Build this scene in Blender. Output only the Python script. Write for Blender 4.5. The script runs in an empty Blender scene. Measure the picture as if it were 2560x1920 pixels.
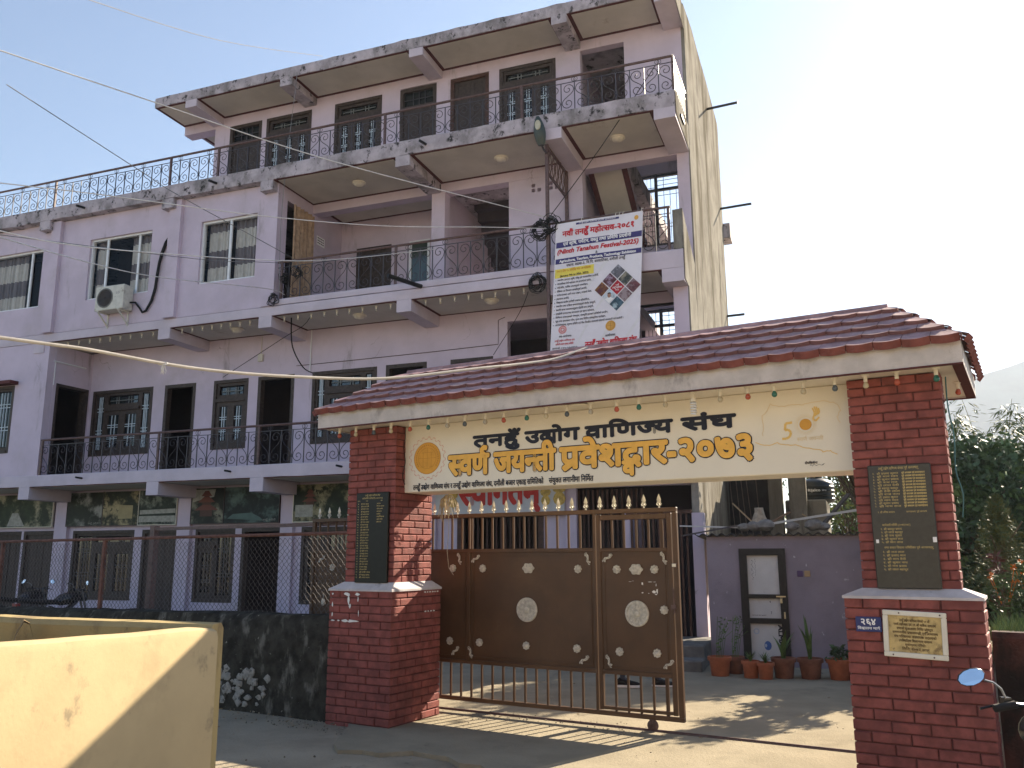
import bpy, bmesh, math, random
from mathutils import Vector, Matrix, noise as mnoise
R = math.radians
rnd = random.Random(11)
scene = bpy.context.scene
COL = scene.collection

# ------------------------------------------------------------------ camera
cd = bpy.data.cameras.new('camera')
cam = bpy.data.objects.new('camera', cd)
COL.objects.link(cam)
PITCH, ROLL = R(11.2), R(-0.25)
_F = Vector((0, math.cos(PITCH), math.sin(PITCH)))
_r = Vector((1, 0, 0)); _u = Vector((0, -math.sin(PITCH), math.cos(PITCH)))
_Rt = math.cos(ROLL) * _r + math.sin(ROLL) * _u
_U = -math.sin(ROLL) * _r + math.cos(ROLL) * _u
cam.matrix_world = Matrix(((_Rt.x, _U.x, -_F.x, 0), (_Rt.y, _U.y, -_F.y, 0), (_Rt.z, _U.z, -_F.z, 1.7), (0, 0, 0, 1)))
cd.sensor_width = 36; cd.lens = 36 * 2140 / 2560
cd.clip_start = 0.05; cd.clip_end = 6000
scene.camera = cam

# ------------------------------------------------------------------ sky, sun, exposure
SUN_AZ, SUN_EL = 47.0, 31.0
w = bpy.data.worlds.new('World'); scene.world = w; w.use_nodes = True
nt = w.node_tree
bgn = nt.nodes['Background']; bgn.inputs['Strength'].default_value = 0.056
sky = nt.nodes.new('ShaderNodeTexSky'); sky.sky_type = 'NISHITA'
sky.sun_disc = False
sky.sun_elevation = R(SUN_EL); sky.sun_rotation = R(SUN_AZ)
sky.altitude = 300; sky.air_density = 1.05; sky.dust_density = 0.45; sky.ozone_density = 1.6
nt.links.new(sky.outputs[0], bgn.inputs[0])
sl = bpy.data.lights.new('sun', 'SUN'); sl.energy = 5.0; sl.angle = R(0.53); sl.color = (1.0, 0.86, 0.66)
so = bpy.data.objects.new('sun', sl); COL.objects.link(so)
_S = Vector((math.sin(R(SUN_AZ)) * math.cos(R(SUN_EL)), math.cos(R(SUN_AZ)) * math.cos(R(SUN_EL)), math.sin(R(SUN_EL))))
so.rotation_euler = _S.to_track_quat('Z', 'Y').to_euler()
scene.view_settings.view_transform = 'Standard'; scene.view_settings.look = 'None'
scene.view_settings.gamma = 1.0; scene.view_settings.use_curve_mapping = False
scene.view_settings.exposure = 1.85
scene.cycles.max_bounces = 8; scene.cycles.diffuse_bounces = 4
scene.cycles.use_denoising = True

# ------------------------------------------------------------------ helpers
class MB:
    """collects faces, then links them as one mesh object"""
    def __init__(s): s.v = []; s.f = []; s.m = []
    def poly(s, pts, mi=0):
        n = len(s.v); s.v += [tuple(p) for p in pts]; s.f.append(tuple(range(n, n + len(pts)))); s.m.append(mi)
    def box(s, x0, x1, y0, y1, z0, z1, mi=0):
        n = len(s.v)
        s.v += [(x0, y0, z0), (x1, y0, z0), (x1, y1, z0), (x0, y1, z0), (x0, y0, z1), (x1, y0, z1), (x1, y1, z1), (x0, y1, z1)]
        for q in ((0, 3, 2, 1), (4, 5, 6, 7), (0, 1, 5, 4), (1, 2, 6, 5), (2, 3, 7, 6), (3, 0, 4, 7)):
            s.f.append(tuple(n + i for i in q)); s.m.append(mi)
        return s
    def cbox(s, x0, x1, y0, y1, z0, z1, c=.01, mi=0):
        """box with chamfered edges"""
        pts = []
        for z, k in ((z0, 1), (z0 + c, 0), (z1 - c, 0), (z1, 1)):
            d = c if k else 0
            pts.append([(x0 + d + (0 if k else c), y0 + d, z), (x1 - d - (0 if k else c), y0 + d, z), (x1 - d, y0 + d + (0 if k else c), z), (x1 - d, y1 - d - (0 if k else c), z),
                        (x1 - d - (0 if k else c), y1 - d, z), (x0 + d + (0 if k else c), y1 - d, z), (x0 + d, y1 - d - (0 if k else c), z), (x0 + d, y0 + d + (0 if k else c), z)])
        s.rings(pts, True, True, mi); return s
    def rings(s, rs, cap0=True, cap1=True, mi=0, close=True):
        n = len(s.v); k = len(rs[0])
        for r in rs: s.v += [tuple(p) for p in r]
        for i in range(len(rs) - 1):
            for j in range(k if close else k - 1):
                a = n + i * k + j; b = n + i * k + (j + 1) % k
                s.f.append((a, b, b + k, a + k)); s.m.append(mi)
        if cap0: s.f.append(tuple(n + j for j in reversed(range(k)))); s.m.append(mi)
        if cap1: s.f.append(tuple(n + (len(rs) - 1) * k + j for j in range(k))); s.m.append(mi)
    def bar(s, p0, p1, wx, wy=None, up=(0, 0, 1), mi=0):
        wy = wy or wx
        p0 = Vector(p0); p1 = Vector(p1); d = (p1 - p0).normalized(); u = Vector(up)
        if abs(d.dot(u)) > .95: u = Vector((0, 1, 0))
        a = d.cross(u).normalized() * wx / 2; b = a.cross(d).normalized() * wy / 2
        s.rings([[p + a - b, p + a + b, p - a + b, p - a - b] for p in (p0, p1)], True, True, mi)
    def tube(s, path, r, n=6, mi=0, caps=True):
        P = [Vector(p) for p in path]
        rs = []; prev = None
        for i, p in enumerate(P):
            t = (P[min(i + 1, len(P) - 1)] - P[max(i - 1, 0)])
            t = t.normalized() if t.length > 1e-9 else Vector((0, 0, 1))
            if prev is None:
                u = Vector((0, 0, 1)) if abs(t.z) < .9 else Vector((1, 0, 0))
                a = t.cross(u).normalized()
            else:
                a = (prev - t * prev.dot(t)).normalized()
            prev = a; b = t.cross(a)
            rr = r[i] if isinstance(r, (list, tuple)) else r
            rs.append([p + (a * math.cos(2 * math.pi * k / n) + b * math.sin(2 * math.pi * k / n)) * rr for k in range(n)])
        s.rings(rs, caps, caps, mi)
    def lathe(s, prof, c=(0, 0, 0), n=16, mi=0, axis='z'):
        rs = []
        for r, z in prof:
            ring = []
            for k in range(n):
                a = 2 * math.pi * k / n
                if axis == 'z': ring.append((c[0] + r * math.cos(a), c[1] + r * math.sin(a), c[2] + z))
                elif axis == 'y': ring.append((c[0] + r * math.cos(a), c[1] - z, c[2] + r * math.sin(a)))
                else: ring.append((c[0] + z, c[1] + r * math.cos(a), c[2] + r * math.sin(a)))
            rs.append(ring)
        s.rings(rs, True, True, mi)
    def build(s, name, mats, parent=None, smooth=False, loc=None):
        me = bpy.data.meshes.new(name); me.from_pydata(s.v, [], s.f)
        if not isinstance(mats, (list, tuple)): mats = [mats]
        for m_ in mats: me.materials.append(m_)
        if any(s.m): me.polygons.foreach_set('material_index', s.m)
        if smooth:
            me.polygons.foreach_set('use_smooth', [True] * len(me.polygons))
            me.set_sharp_from_angle(angle=R(40))
        me.update()
        o = bpy.data.objects.new(name, me); COL.objects.link(o)
        if parent: o.parent = parent
        if loc: o.location = loc
        return o

def tag(o, label=None, cat=None, group=None, kind=None):
    if label: o['label'] = label
    if cat: o['category'] = cat
    if group: o['group'] = group
    if kind: o['kind'] = kind
    return o
def thing(name, label, cat, loc=(0, 0, 0), rz=0, group=None):
    o = bpy.data.objects.new(name, None); COL.objects.link(o)
    o.empty_display_size = .1
    o.location = loc; o.rotation_euler = (0, 0, rz)
    return tag(o, label, cat, group)
def kids(o): return [c for c in bpy.data.objects if c.parent is o]
def copy_tree(o, parent=None, loc=None, rz=None, label=None, group=None):
    c = o.copy(); COL.objects.link(c)
    if parent: c.parent = parent
    if loc is not None: c.location = loc
    if rz is not None: c.rotation_euler = (0, 0, rz)
    if label: c['label'] = label
    if group: c['group'] = group
    for k in list(o.children): copy_tree(k, c)
    return c

# local frames: B = the building's facade, G = the line of the gate
BA = math.atan2(-.350, .9368); B0 = Vector((3.0532, 14.7, 0))
GA = math.atan2(-.5125, .8587); G0 = Vector((-.846, 10.07, 0))
def bw(u, d, z=0): return B0 + Vector((math.cos(BA) * u - math.sin(BA) * d, math.sin(BA) * u + math.cos(BA) * d, z))
def gw(s, y, z=0): return G0 + Vector((math.cos(GA) * s - math.sin(GA) * y, math.sin(GA) * s + math.cos(GA) * y, z))

# ------------------------------------------------------------------ materials
MATS = {}
def mat(name, col, rough=.8, var=.12, scale=5, bump=0, bscale=60, spec=.3, metal=0, col2=None, lo=.55, hi=.7, s2=3, sz=1,
        col3=None, lo3=.6, hi3=.7, s3=8, sz3=1, crack=None):
    if name in MATS: return MATS[name]
    m = bpy.data.materials.new(name); m.use_nodes = True; N = m.node_tree.nodes; L = m.node_tree.links
    bs = N['Principled BSDF']; bs.inputs['Roughness'].default_value = rough
    bs.inputs['Metallic'].default_value = metal; bs.inputs['Specular IOR Level'].default_value = spec
    geo = N.new('ShaderNodeNewGeometry')
    def nz(sc, det=5, zz=1, rgh=.6):
        mp = N.new('ShaderNodeMapping'); mp.inputs['Scale'].default_value = (sc, sc, sc * zz)
        L.new(geo.outputs['Position'], mp.inputs[0])
        n = N.new('ShaderNodeTexNoise'); n.inputs['Scale'].default_value = 1; n.inputs['Detail'].default_value = det
        n.inputs['Roughness'].default_value = rgh
        L.new(mp.outputs[0], n.inputs['Vector']); return n.outputs['Fac']
    def mr(f, a, b, c=0, d=1):
        n = N.new('ShaderNodeMapRange'); n.inputs[1].default_value = a; n.inputs[2].default_value = b
        n.inputs[3].default_value = c; n.inputs[4].default_value = d
        n.interpolation_type = 'SMOOTHSTEP' if (c, d) == (0, 1) else 'LINEAR'
        L.new(f, n.inputs[0]); return n.outputs[0]
    def mix(f, a, b):
        n = N.new('ShaderNodeMix'); n.data_type = 'RGBA'
        L.new(f, n.inputs[0])
        for k, x in ((6, a), (7, b)):
            if isinstance(x, tuple): n.inputs[k].default_value = (*x, 1)
            else: L.new(x, n.inputs[k])
        return n.outputs[2]
    c = mix(mr(nz(scale), .3, .7), tuple(x * (1 - var) for x in col), tuple(min(1, x * (1 + var)) for x in col))
    if col2: c = mix(mr(nz(s2, 8, sz, .65), lo, hi), c, col2)
    if col3: c = mix(mr(nz(s3, 8, sz3, .7), lo3, hi3), c, col3)
    if crack:   # hairline cracks: wandering cell edges, broken up by a second noise
        cs, cwid, ccol, clo = crack
        mp = N.new('ShaderNodeMapping'); mp.inputs['Scale'].default_value = (cs, cs, cs); L.new(geo.outputs['Position'], mp.inputs[0])
        nn = N.new('ShaderNodeTexNoise'); nn.inputs['Scale'].default_value = 2.2; nn.inputs['Detail'].default_value = 5; L.new(mp.outputs[0], nn.inputs['Vector'])
        va = N.new('ShaderNodeVectorMath'); va.operation = 'MULTIPLY_ADD'; va.inputs[1].default_value = (.9, .9, .9); L.new(nn.outputs['Color'], va.inputs[0]); L.new(mp.outputs[0], va.inputs[2])
        vo = N.new('ShaderNodeTexVoronoi'); vo.feature = 'DISTANCE_TO_EDGE'; vo.inputs['Scale'].default_value = 1; L.new(va.outputs[0], vo.inputs['Vector'])
        mu = N.new('ShaderNodeMath'); mu.operation = 'MULTIPLY'; L.new(mr(vo.outputs['Distance'], cwid, 0), mu.inputs[0]); L.new(mr(nz(cs * .9, 4), clo, clo + .08), mu.inputs[1])
        c = mix(mu.outputs[0], c, ccol)
    L.new(c, bs.inputs['Base Color'])
    if bump:
        b = N.new('ShaderNodeBump'); b.inputs['Strength'].default_value = bump; b.inputs['Distance'].default_value = .02
        L.new(nz(bscale, 4), b.inputs['Height']); L.new(b.outputs[0], bs.inputs['Normal'])
    MATS[name] = m; return m
def glass(name, tint=(.93, .94, .94), refl=(.02, .03, .035)):
    """thin window glass: mostly see-through, mirror-like at the surface"""
    if name in MATS: return MATS[name]
    m = bpy.data.materials.new(name); m.use_nodes = True; N = m.node_tree.nodes; L = m.node_tree.links
    for n in list(N): N.remove(n)
    out = N.new('ShaderNodeOutputMaterial'); mx = N.new('ShaderNodeMixShader'); tr = N.new('ShaderNodeBsdfTransparent')
    gl = N.new('ShaderNodeBsdfGlossy'); gl.inputs['Roughness'].default_value = .02; fr = N.new('ShaderNodeFresnel'); fr.inputs['IOR'].default_value = 1.22
    tr.inputs[0].default_value = (*tint, 1)
    L.new(fr.outputs[0], mx.inputs[0]); L.new(tr.outputs[0], mx.inputs[1]); L.new(gl.outputs[0], mx.inputs[2]); L.new(mx.outputs[0], out.inputs[0])
    MATS[name] = m; return m

LILAC = (.54, .465, .565)
M_wall = mat('lilac_paint', LILAC, .85, .07, 1.3, .12, 90, col2=(.44, .385, .43), lo=.5, hi=.8, s2=.8, col3=(.30, .26, .29), lo3=.58, hi3=.74, s3=1.9, sz3=.22, crack=(.8, .010, (.30, .26, .29), .58))
M_band = mat('lilac_band', (.535, .475, .545), .85, .08, 2, .12, 90, col3=(.22, .19, .22), lo3=.68, hi3=.78, s3=6, sz3=.6)
M_mould = mat('mouldy_lilac', (.43, .385, .425), .9, .2, 3, .4, 70, col2=(.20, .185, .19), lo=.44, hi=.68, s2=2.2, sz=.7, col3=(.035, .033, .034), lo3=.545, hi3=.645, s3=5.5, sz3=.8)
M_soffit = mat('cream_soffit', (.54, .51, .455), .85, .08, 1.5, .05, 50, col3=(.33, .28, .22), lo3=.6, hi3=.75, s3=1.3)
M_maroon = mat('maroon_trim', (.085, .022, .022), .7, .2, 8)
M_wood = mat('dark_wood', (.050, .036, .031), .55, .3, 14, .1, 60)
M_woodred = mat('red_wood', (.07, .032, .022), .55, .3, 10)
M_steel = mat('brown_steel', (.105, .062, .058), .5, .25, 20, spec=.4)
M_bars = mat('dark_steel', (.045, .04, .05), .45, .3, 30, spec=.5)
M_grille = mat('pale_grille', (.45, .52, .58), .45, .15, 30, spec=.5)
M_dark = mat('dark_interior', (.035, .03, .035), .9, .2, 3)  # dark colour standing in for shade inside rooms and the fan opening
M_room = mat('darkened_room', (.06, .05, .06), .9, .1, 2)  # colour darkened so the deep shade of the rooms reads black
M_glassd = mat('dark_glass', (.012, .018, .022), .06, .2, 4, spec=.6)
M_glass = glass('window_glass')
M_white = mat('white_aluminium', (.70, .72, .75), .4, .05, 10, spec=.5)
M_curtw = mat('pale_curtain', (.60, .58, .56), .9, .08, 8)
M_curtg = mat('grey_curtain', (.20, .18, .20), .9, .08, 8)
M_curtb = mat('brown_curtain', (.36, .25, .17), .9, .25, 9)
M_cream_conc = mat('weathered_render', (.25, .236, .21), .95, .16, 2.2, .5, 45, spec=0, col2=(.135, .122, .10), lo=.46, hi=.64, s2=1.5, sz=.2, col3=(.075, .07, .06), lo3=.57, hi3=.68, s3=2.6, sz3=.13)  # weathered concrete with darker vertical streaks
M_black = mat('black_plastic', (.012, .012, .014), .45, .2, 20)
M_rubber = mat('black_rubber', (.015, .015, .016), .8, .2, 20)
M_brick = mat('painted_brick', (.232, .068, .058), .75, .26, 9, .3, 130, col2=(.15, .045, .042), lo=.5, hi=.7, s2=2.0)
M_mortar = mat('dark_mortar', (.105, .037, .034), .9, .25, 20, .3, 90)
M_cap = mat('cap_paint', (.50, .46, .47), .85, .12, 6, .2, 70, col3=(.22, .2, .2), lo3=.6, hi3=.75, s3=7)
M_tile = mat('roof_tile', (.37, .235, .24), .85, .30, 5.5, .3, 90, spec=.1, col2=(.45, .33, .32), lo=.5, hi=.72, s2=3.5, col3=(.10, .055, .055), lo3=.62, hi3=.74, s3=9)
M_tileedge = mat('tile_edge_paint', (.175, .056, .048), .75, .2, 9, .2, 80)
M_fascia = mat('fascia_paint', (.52, .48, .46), .85, .12, 5, .3, 70, col2=(.30, .27, .26), lo=.52, hi=.72, s2=5, sz=.5)
M_sign = mat('sign_cream', (.74, .69, .585), .6, .035, 2, .04, 60, col3=(.58, .50, .38), lo3=.62, hi3=.8, s3=1.6, sz3=.4)
M_ink = mat('sign_ink', (.012, .014, .028), .55, .2, 20)
M_gold = mat('sign_gold', (.78, .44, .085), .55, .08, 10)
M_gate = mat('gate_paint', (.080, .042, .021), .48, .16, 2.2, .05, 60, spec=.35, col2=(.115, .066, .034), lo=.5, hi=.75, s2=1.3, col3=(.16, .115, .075), lo3=.60, hi3=.78, s3=2.4, sz3=.5)
M_alu = mat('cast_aluminium', (.52, .49, .43), .5, .22, 35, .4, 160, spec=.5, metal=.25)
M_spear = mat('gilt_spear', (.52, .49, .42), .45, .15, 30, spec=.5, metal=.35)
M_granite = mat('black_granite', (.006, .007, .0065), .35, .3, 30, spec=.25)
M_gilt = mat('gilt_letter', (.55, .42, .16), .5, .15, 40)
M_brass = mat('old_brass_plate', (.50, .38, .17), .5, .2, 14, .1, 50, metal=.2, col2=(.22, .15, .07), lo=.52, hi=.68, s2=10, col3=(.08, .06, .04), lo3=.62, hi3=.7, s3=16)
M_frame = mat('cream_frame', (.70, .66, .56), .5, .05, 10)
M_blue = mat('blue_enamel', (.030, .040, .145), .45, .1, 10)
M_cloth = mat('banner_cloth', (.70, .68, .74), .7, .05, 3)
M_paper = mat('white_print', (.80, .79, .80), .6, .03, 10)
M_terra = mat('terracotta', (.36, .115, .055), .8, .16, 9, .1, 60)
M_terrad = mat('old_terracotta', (.20, .085, .055), .85, .2, 9, .1, 60)
M_soil = mat('potting_soil', (.05, .035, .025), .95, .3, 30, .5, 60)
M_leaf = mat('leaf_green', (.075, .125, .035), .55, .4, 6)
M_leafd = mat('leaf_dark', (.055, .095, .040), .55, .4, 6)
M_leafy = mat('leaf_light', (.16, .20, .05), .55, .3, 6)
M_bark = mat('bark', (.12, .09, .06), .9, .3, 15, .4, 40)
# ------------------------------------------------------------------ lettering: a small Devanagari shaper over Blender's own font
_fc = bpy.data.curves.new('lettering', 'FONT'); _fc.resolution_u = 3
_fo = bpy.data.objects.new('lettering', _fc); COL.objects.link(_fo)
_GC = {}
def _mesh2d(body, off):
    _fc.body = body; _fc.offset = off
    bpy.context.view_layer.update()
    ev = _fo.evaluated_get(bpy.context.evaluated_depsgraph_get()); me = ev.to_mesh()
    V = [(v.co.x, v.co.y) for v in me.vertices]; F = [tuple(p.vertices) for p in me.polygons]
    ev.to_mesh_clear(); return V, F
def _clip(V, F, keep):
    bm = bmesh.new(); vs = [bm.verts.new((x, y, 0)) for x, y in V]
    for f in F:
        try: bm.faces.new([vs[i] for i in f])
        except ValueError: pass
    bmesh.ops.bisect_plane(bm, geom=bm.verts[:] + bm.edges[:] + bm.faces[:], plane_co=(keep, 0, 0), plane_no=(1, 0, 0), clear_outer=True)
    bm.verts.index_update()
    V2 = [(v.co.x, v.co.y) for v in bm.verts]; F2 = [tuple(v.index for v in f.verts) for f in bm.faces]
    bm.free(); return V2, F2
def glyph(ch, off=0, half=False):
    k = (ch, round(off, 4), half)
    if k in _GC: return _GC[k]
    if ch == ' ': r = ([], [], .27)
    else:
        V, F = _mesh2d(ch, off)
        A, _ = _mesh2d(ch + '|', 0); B, _ = _mesh2d('|', 0)
        adv = max(x for x, y in A if abs(y + .23) < .0015) - max(x for x, y in B)
        if half:
            cut = adv - .155 + off; V, F = _clip(V, F, cut); adv = adv - .165
        r = (V, F, adv)
    _GC[k] = r; return r
CONS = set(chr(c) for c in range(0x915, 0x93A)); VIR = '\u094d'
MATRA_POST = 'ािीुूृेैोौंँः'
def shape(text):
    """-> list of (glyph char, half, x, y, scale x, scale y) plus strokes; simple cluster rules"""
    out = []; strokes = []; x = 0; i = 0; n = len(text)
    def put(ch, half=False, dx=0, dy=0, sx=1, sy=1, advance=True):
        nonlocal x
        out.append((ch, half, x + dx, dy, sx, sy)); a = glyph(ch, 0, half)[2] * sx
        if advance: x += a
        return a
    while i < n:
        ch = text[i]
        if ch not in CONS:
            put(ch); i += 1; continue
        cl = [ch]; i += 1
        while i + 1 < n and text[i] == VIR and text[i + 1] in CONS: cl.append(text[i + 1]); i += 2
        final_vir = i < n and text[i] == VIR
        if final_vir: i += 1
        ms = []
        while i < n and text[i] in MATRA_POST: ms.append(text[i]); i += 1
        reph = len(cl) > 1 and cl[0] == 'र'
        if reph: cl = cl[1:]
        rakar = len(cl) > 1 and cl[-1] == 'र'
        if rakar: cl = cl[:-1]
        if 'ि' in ms: put('ि'); ms.remove('ि')
        x0 = x
        if len(cl) == 2 and cl[0] == 'द':
            a = glyph('द')[2]
            put('द', advance=False)
            if cl[1] == 'य': put('य', dx=a * .45, dy=-.10, sx=.72, sy=1.16); x = x0 + a * .45 + glyph('य')[2] * .72
            else: put(cl[1], dx=a * .02, dy=-.30, sx=.55, sy=.62, advance=False); x = x0 + a
        else:
            for c in cl[:-1]: put(c, True)
            put(cl[-1])
        if rakar: strokes.append(((x - .20, .17), (x - .46, -.02), .05))
        if final_vir: strokes.append(((x - .20, -.03), (x - .06, -.19), .045))
        for mk in ms: put(mk)
        if reph:
            cx = x - .16
            strokes.append([(cx, .60), (cx - .12, .68), (cx - .13, .78), (cx - .04, .85), (cx + .07, .83)])
    return out, strokes, x
def text_mesh(text):
    """list of outlines (vertices, faces), one per glyph or stroke, and the width"""
    out, strokes, wd = shape(text); P = []
    for ch, half, x, y, sx, sy in out:
        v, f, a = glyph(ch, 0, half)
        if v: P.append(([(x + p[0] * sx, y + p[1] * sy) for p in v], f))
    for st in strokes:
        if isinstance(st, tuple): pts = [st[0], st[1]]; hw = st[2]
        else: pts = st; hw = .04
        V = []; F = []
        L = [Vector(p) for p in pts]
        for i, p in enumerate(L):
            t = (L[min(i + 1, len(L) - 1)] - L[max(i - 1, 0)]).normalized()
            V += [(p.x - t.y * hw, p.y + t.x * hw), (p.x + t.y * hw, p.y - t.x * hw)]
            if i: n = 2 * i; F.append((n - 2, n - 1, n + 1, n))
        P.append((V, F))
    return P, wd
def letter(mb, text, x0, x1, ytop, h, yplane, bold=0, mi=0, slope=0, nb=4, kzero=.622, sq=1, shear=0):
    """paint text between x0 and x1, headline at z=ytop, body height h, facing -y; every glyph film lies a hair off the last.
    bold thickens the strokes by overlaying shifted copies"""
    P, wd = text_mesh(text)
    kx = (x1 - x0) / max(wd, .01); kz = h / kzero
    sh = [(0, 0)] if not bold else [(bold * math.cos(2 * math.pi * (k + .5) / nb), bold * math.sin(2 * math.pi * (k + .5) / nb) * sq) for k in range(nb)]
    for i, (V, F) in enumerate(P):
        for j, (sx, sz) in enumerate(sh):
            n = len(mb.v); yy = yplane - (i % 3) * .0009 - j * .0001
            mb.v += [(x0 + x * kx + sx + (y * kz * shear), yy, ytop + (y - kzero) * kz + sz + slope * x * kx) for x, y in V]
            for f in F: mb.f.append(tuple(n + q for q in f)); mb.m.append(mi)
def latin(mb, text, x0, x1, zbase, h, yplane, bold=0, mi=0, shear=0, slope=0):
    letter(mb, text, x0, x1, zbase + h, h, yplane, bold, mi, slope, 4, .686, 1, shear)
# ------------------------------------------------------------------ ground
g_ = MB()
xs = [-3000, -300, -60, -20] + [-10 + .5 * i for i in range(0, 41)] + [20, 60, 300, 3000]
ys = [-3000, -300, -40, -10] + [-2 + .5 * i for i in range(0, 41)] + [30, 60, 300, 3000]
def gz(x, y): return 0.018 * mnoise.noise(Vector((x * .6, y * .6, 0))) if -10 < x < 10 and -2 < y < 18 else 0
nx = len(xs)
for y in ys:
    for x in xs: g_.v.append((x, y, gz(x, y) - .02))
for j in range(len(ys) - 1):
    for i in range(nx - 1):
        g_.f.append((j * nx + i, j * nx + i + 1, (j + 1) * nx + i + 1, (j + 1) * nx + i)); g_.m.append(0)
M_ground = mat('packed_earth', (.33, .285, .215), .95, .14, 1.1, .5, 38, spec=0, col2=(.24, .205, .155), lo=.5, hi=.72, s2=.9, col3=(.38, .33, .255), lo3=.58, hi3=.72, s3=2.6, crack=(.9, .02, (.13, .11, .085), .50))
tag(g_.build('ground', M_ground, smooth=True), kind='structure')
# worn concrete apron at the gateway, a shade paler than the earth
M_apron = mat('worn_concrete', (.30, .262, .195), .95, .11, 1.6, .45, 45, spec=0, col2=(.235, .203, .152), lo=.52, hi=.72, s2=1.3, col3=(.18, .155, .115), lo3=.63, hi3=.72, s3=3)
ap = MB(); N_ = 26; top = []; 
edge = [(-.2, 1.25)] + [(.25 + 5.2 * i / N_, 1.95 + .35 * math.sin(i * .9) * .5 + .28 * mnoise.noise(Vector((i * .7, 3, 0)))) for i in range(N_ + 1)] + [(5.7, 1.2)]
pts = [gw(s, -t, .012) for s, t in edge] + [gw(5.9, 2.9, .012), gw(-.9, 7.9, .012), gw(-6, 4.5, .012), gw(-1.2, -.1, .012)]
ap.poly(pts)
for a, b in zip(pts[:N_ + 2], pts[1:N_ + 3]): ap.poly([(a.x, a.y, -.05), (b.x, b.y, -.05), b, a])
tag(ap.build('pavement', M_apron), kind='structure')

def scatter(name, label, n, spots, size, mats, seed, flat=False):
    q = random.Random(seed); m = MB()
    for i in range(n):
        s0, s1, y0, y1 = spots[q.randrange(len(spots))]; p = gw(q.uniform(s0, s1), q.uniform(y0, y1)); a = size * q.uniform(.4, 1.5); zb = gz(p.x, p.y) + .006; k = 5; ph = q.uniform(0, 6)
        if flat: m.poly([(p.x + a * math.cos(ph), p.y + a * math.sin(ph), zb + .01), (p.x + a * .4 * math.cos(ph + 1.6), p.y + a * .4 * math.sin(ph + 1.6), zb + .004), (p.x - a * math.cos(ph), p.y - a * math.sin(ph), zb + .014), (p.x + a * .4 * math.cos(ph - 1.6), p.y + a * .4 * math.sin(ph - 1.6), zb + .006)], i % len(mats))
        else: m.rings([[(p.x + a * r * math.cos(ph + 2 * math.pi * j / k) * q.uniform(.8, 1.2), p.y + a * r * math.sin(ph + 2 * math.pi * j / k) * q.uniform(.8, 1.2), zb + z * a) for j in range(k)] for r, z in ((1, -.8), (.95, .2), (.5, .7))], False, True, i % len(mats))
    tag(m.build(name, mats), label, kind='stuff')
M_grit = mat('grit_stone', (.28, .245, .19), .95, .3, 30, spec=0); M_gritd = mat('grit_dark', (.17, .145, .11), .95, .3, 30, spec=0)
scatter('gravel', 'loose grit and small stones on the ground by the gateway', 900, [(-4, 6, -6, -1.2), (-4, -.6, -1.6, -1.15), (-1, .6, -1.6, -1.18), (0, 4.6, -1.2, 2.5), (0, 4.6, -.15, .15)], .0065, [M_grit, M_gritd], 5)
scatter('fallen_leaves', 'dry fallen leaves scattered about the gateway', 130, [(-4, 6, -5, -1.2), (-3, -.5, -1.7, -1.2), (.5, 4.6, -.5, 3)], .022, [mat('dry_leaf', (.20, .12, .05), .8, .3, 20), mat('dry_leaf_pale', (.30, .22, .11), .8, .3, 20)], 6, True)
# ------------------------------------------------------------------ the four-storey building, local x along the facade, y into the building
BL = thing('office_building', 'four-storey lilac building with open balconies and scrolled brown railings', 'building', B0, BA)
def wall_y(name, m_, u0, u1, z0, z1, y0, y1, holes=(), parent=BL):
    """wall in the plane y with real openings cut through it"""
    us = sorted({u0, u1, *[h for q in holes for h in q[:2] if u0 < h < u1]}); zs = sorted({z0, z1, *[h for q in holes for h in q[2:] if z0 < h < z1]})
    mb = MB()
    def solid(i, j):
        if i < 0 or j < 0 or i >= len(us) - 1 or j >= len(zs) - 1: return False
        u, z = (us[i] + us[i + 1]) / 2, (zs[j] + zs[j + 1]) / 2
        return not any(a < u < b and c < z < d for a, b, c, d in holes)
    for i in range(len(us) - 1):
        for j in range(len(zs) - 1):
            if not solid(i, j): continue
            a, b, c, d = us[i], us[i + 1], zs[j], zs[j + 1]
            mb.poly([(a, y0, c), (b, y0, c), (b, y0, d), (a, y0, d)]); mb.poly([(b, y1, c), (a, y1, c), (a, y1, d), (b, y1, d)])
            if not solid(i - 1, j): mb.poly([(a, y1, c), (a, y0, c), (a, y0, d), (a, y1, d)])
            if not solid(i + 1, j): mb.poly([(b, y0, c), (b, y1, c), (b, y1, d), (b, y0, d)])
            if not solid(i, j - 1): mb.poly([(a, y1, c), (b, y1, c), (b, y0, c), (a, y0, c)])
            if not solid(i, j + 1): mb.poly([(a, y0, d), (b, y0, d), (b, y1, d), (a, y1, d)])
    return mb.build(name, m_, parent)
def rough_band(name, m_, u0, u1, y0, y1, z0, z1, amp=.012, step=.22, parent=BL, seed=0):
    """slab whose front edges have worn, slightly uneven arrises"""
    n = max(2, int((u1 - u0) / step)); rs = []
    for i in range(n + 1):
        u = u0 + (u1 - u0) * i / n
        a = amp * mnoise.noise(Vector((u * 2.1, seed, 0))) * 1.6; b = amp * mnoise.noise(Vector((u * 2.3, seed + 9, 0))) * 1.6; c = .5 * amp * mnoise.noise(Vector((u * 3, seed + 5, 2)))
        rs.append([(u, y0 + c, z0 + .006 + a), (u, y0 + c - .004, (z0 + z1) / 2), (u, y0 + c, z1 - .014 + b), (u, y0 + .02, z1), (u, y1, z1), (u, y1, z0)])
    mb = MB(); mb.rings(rs, True, True); return mb.build(name, m_, parent)

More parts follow.
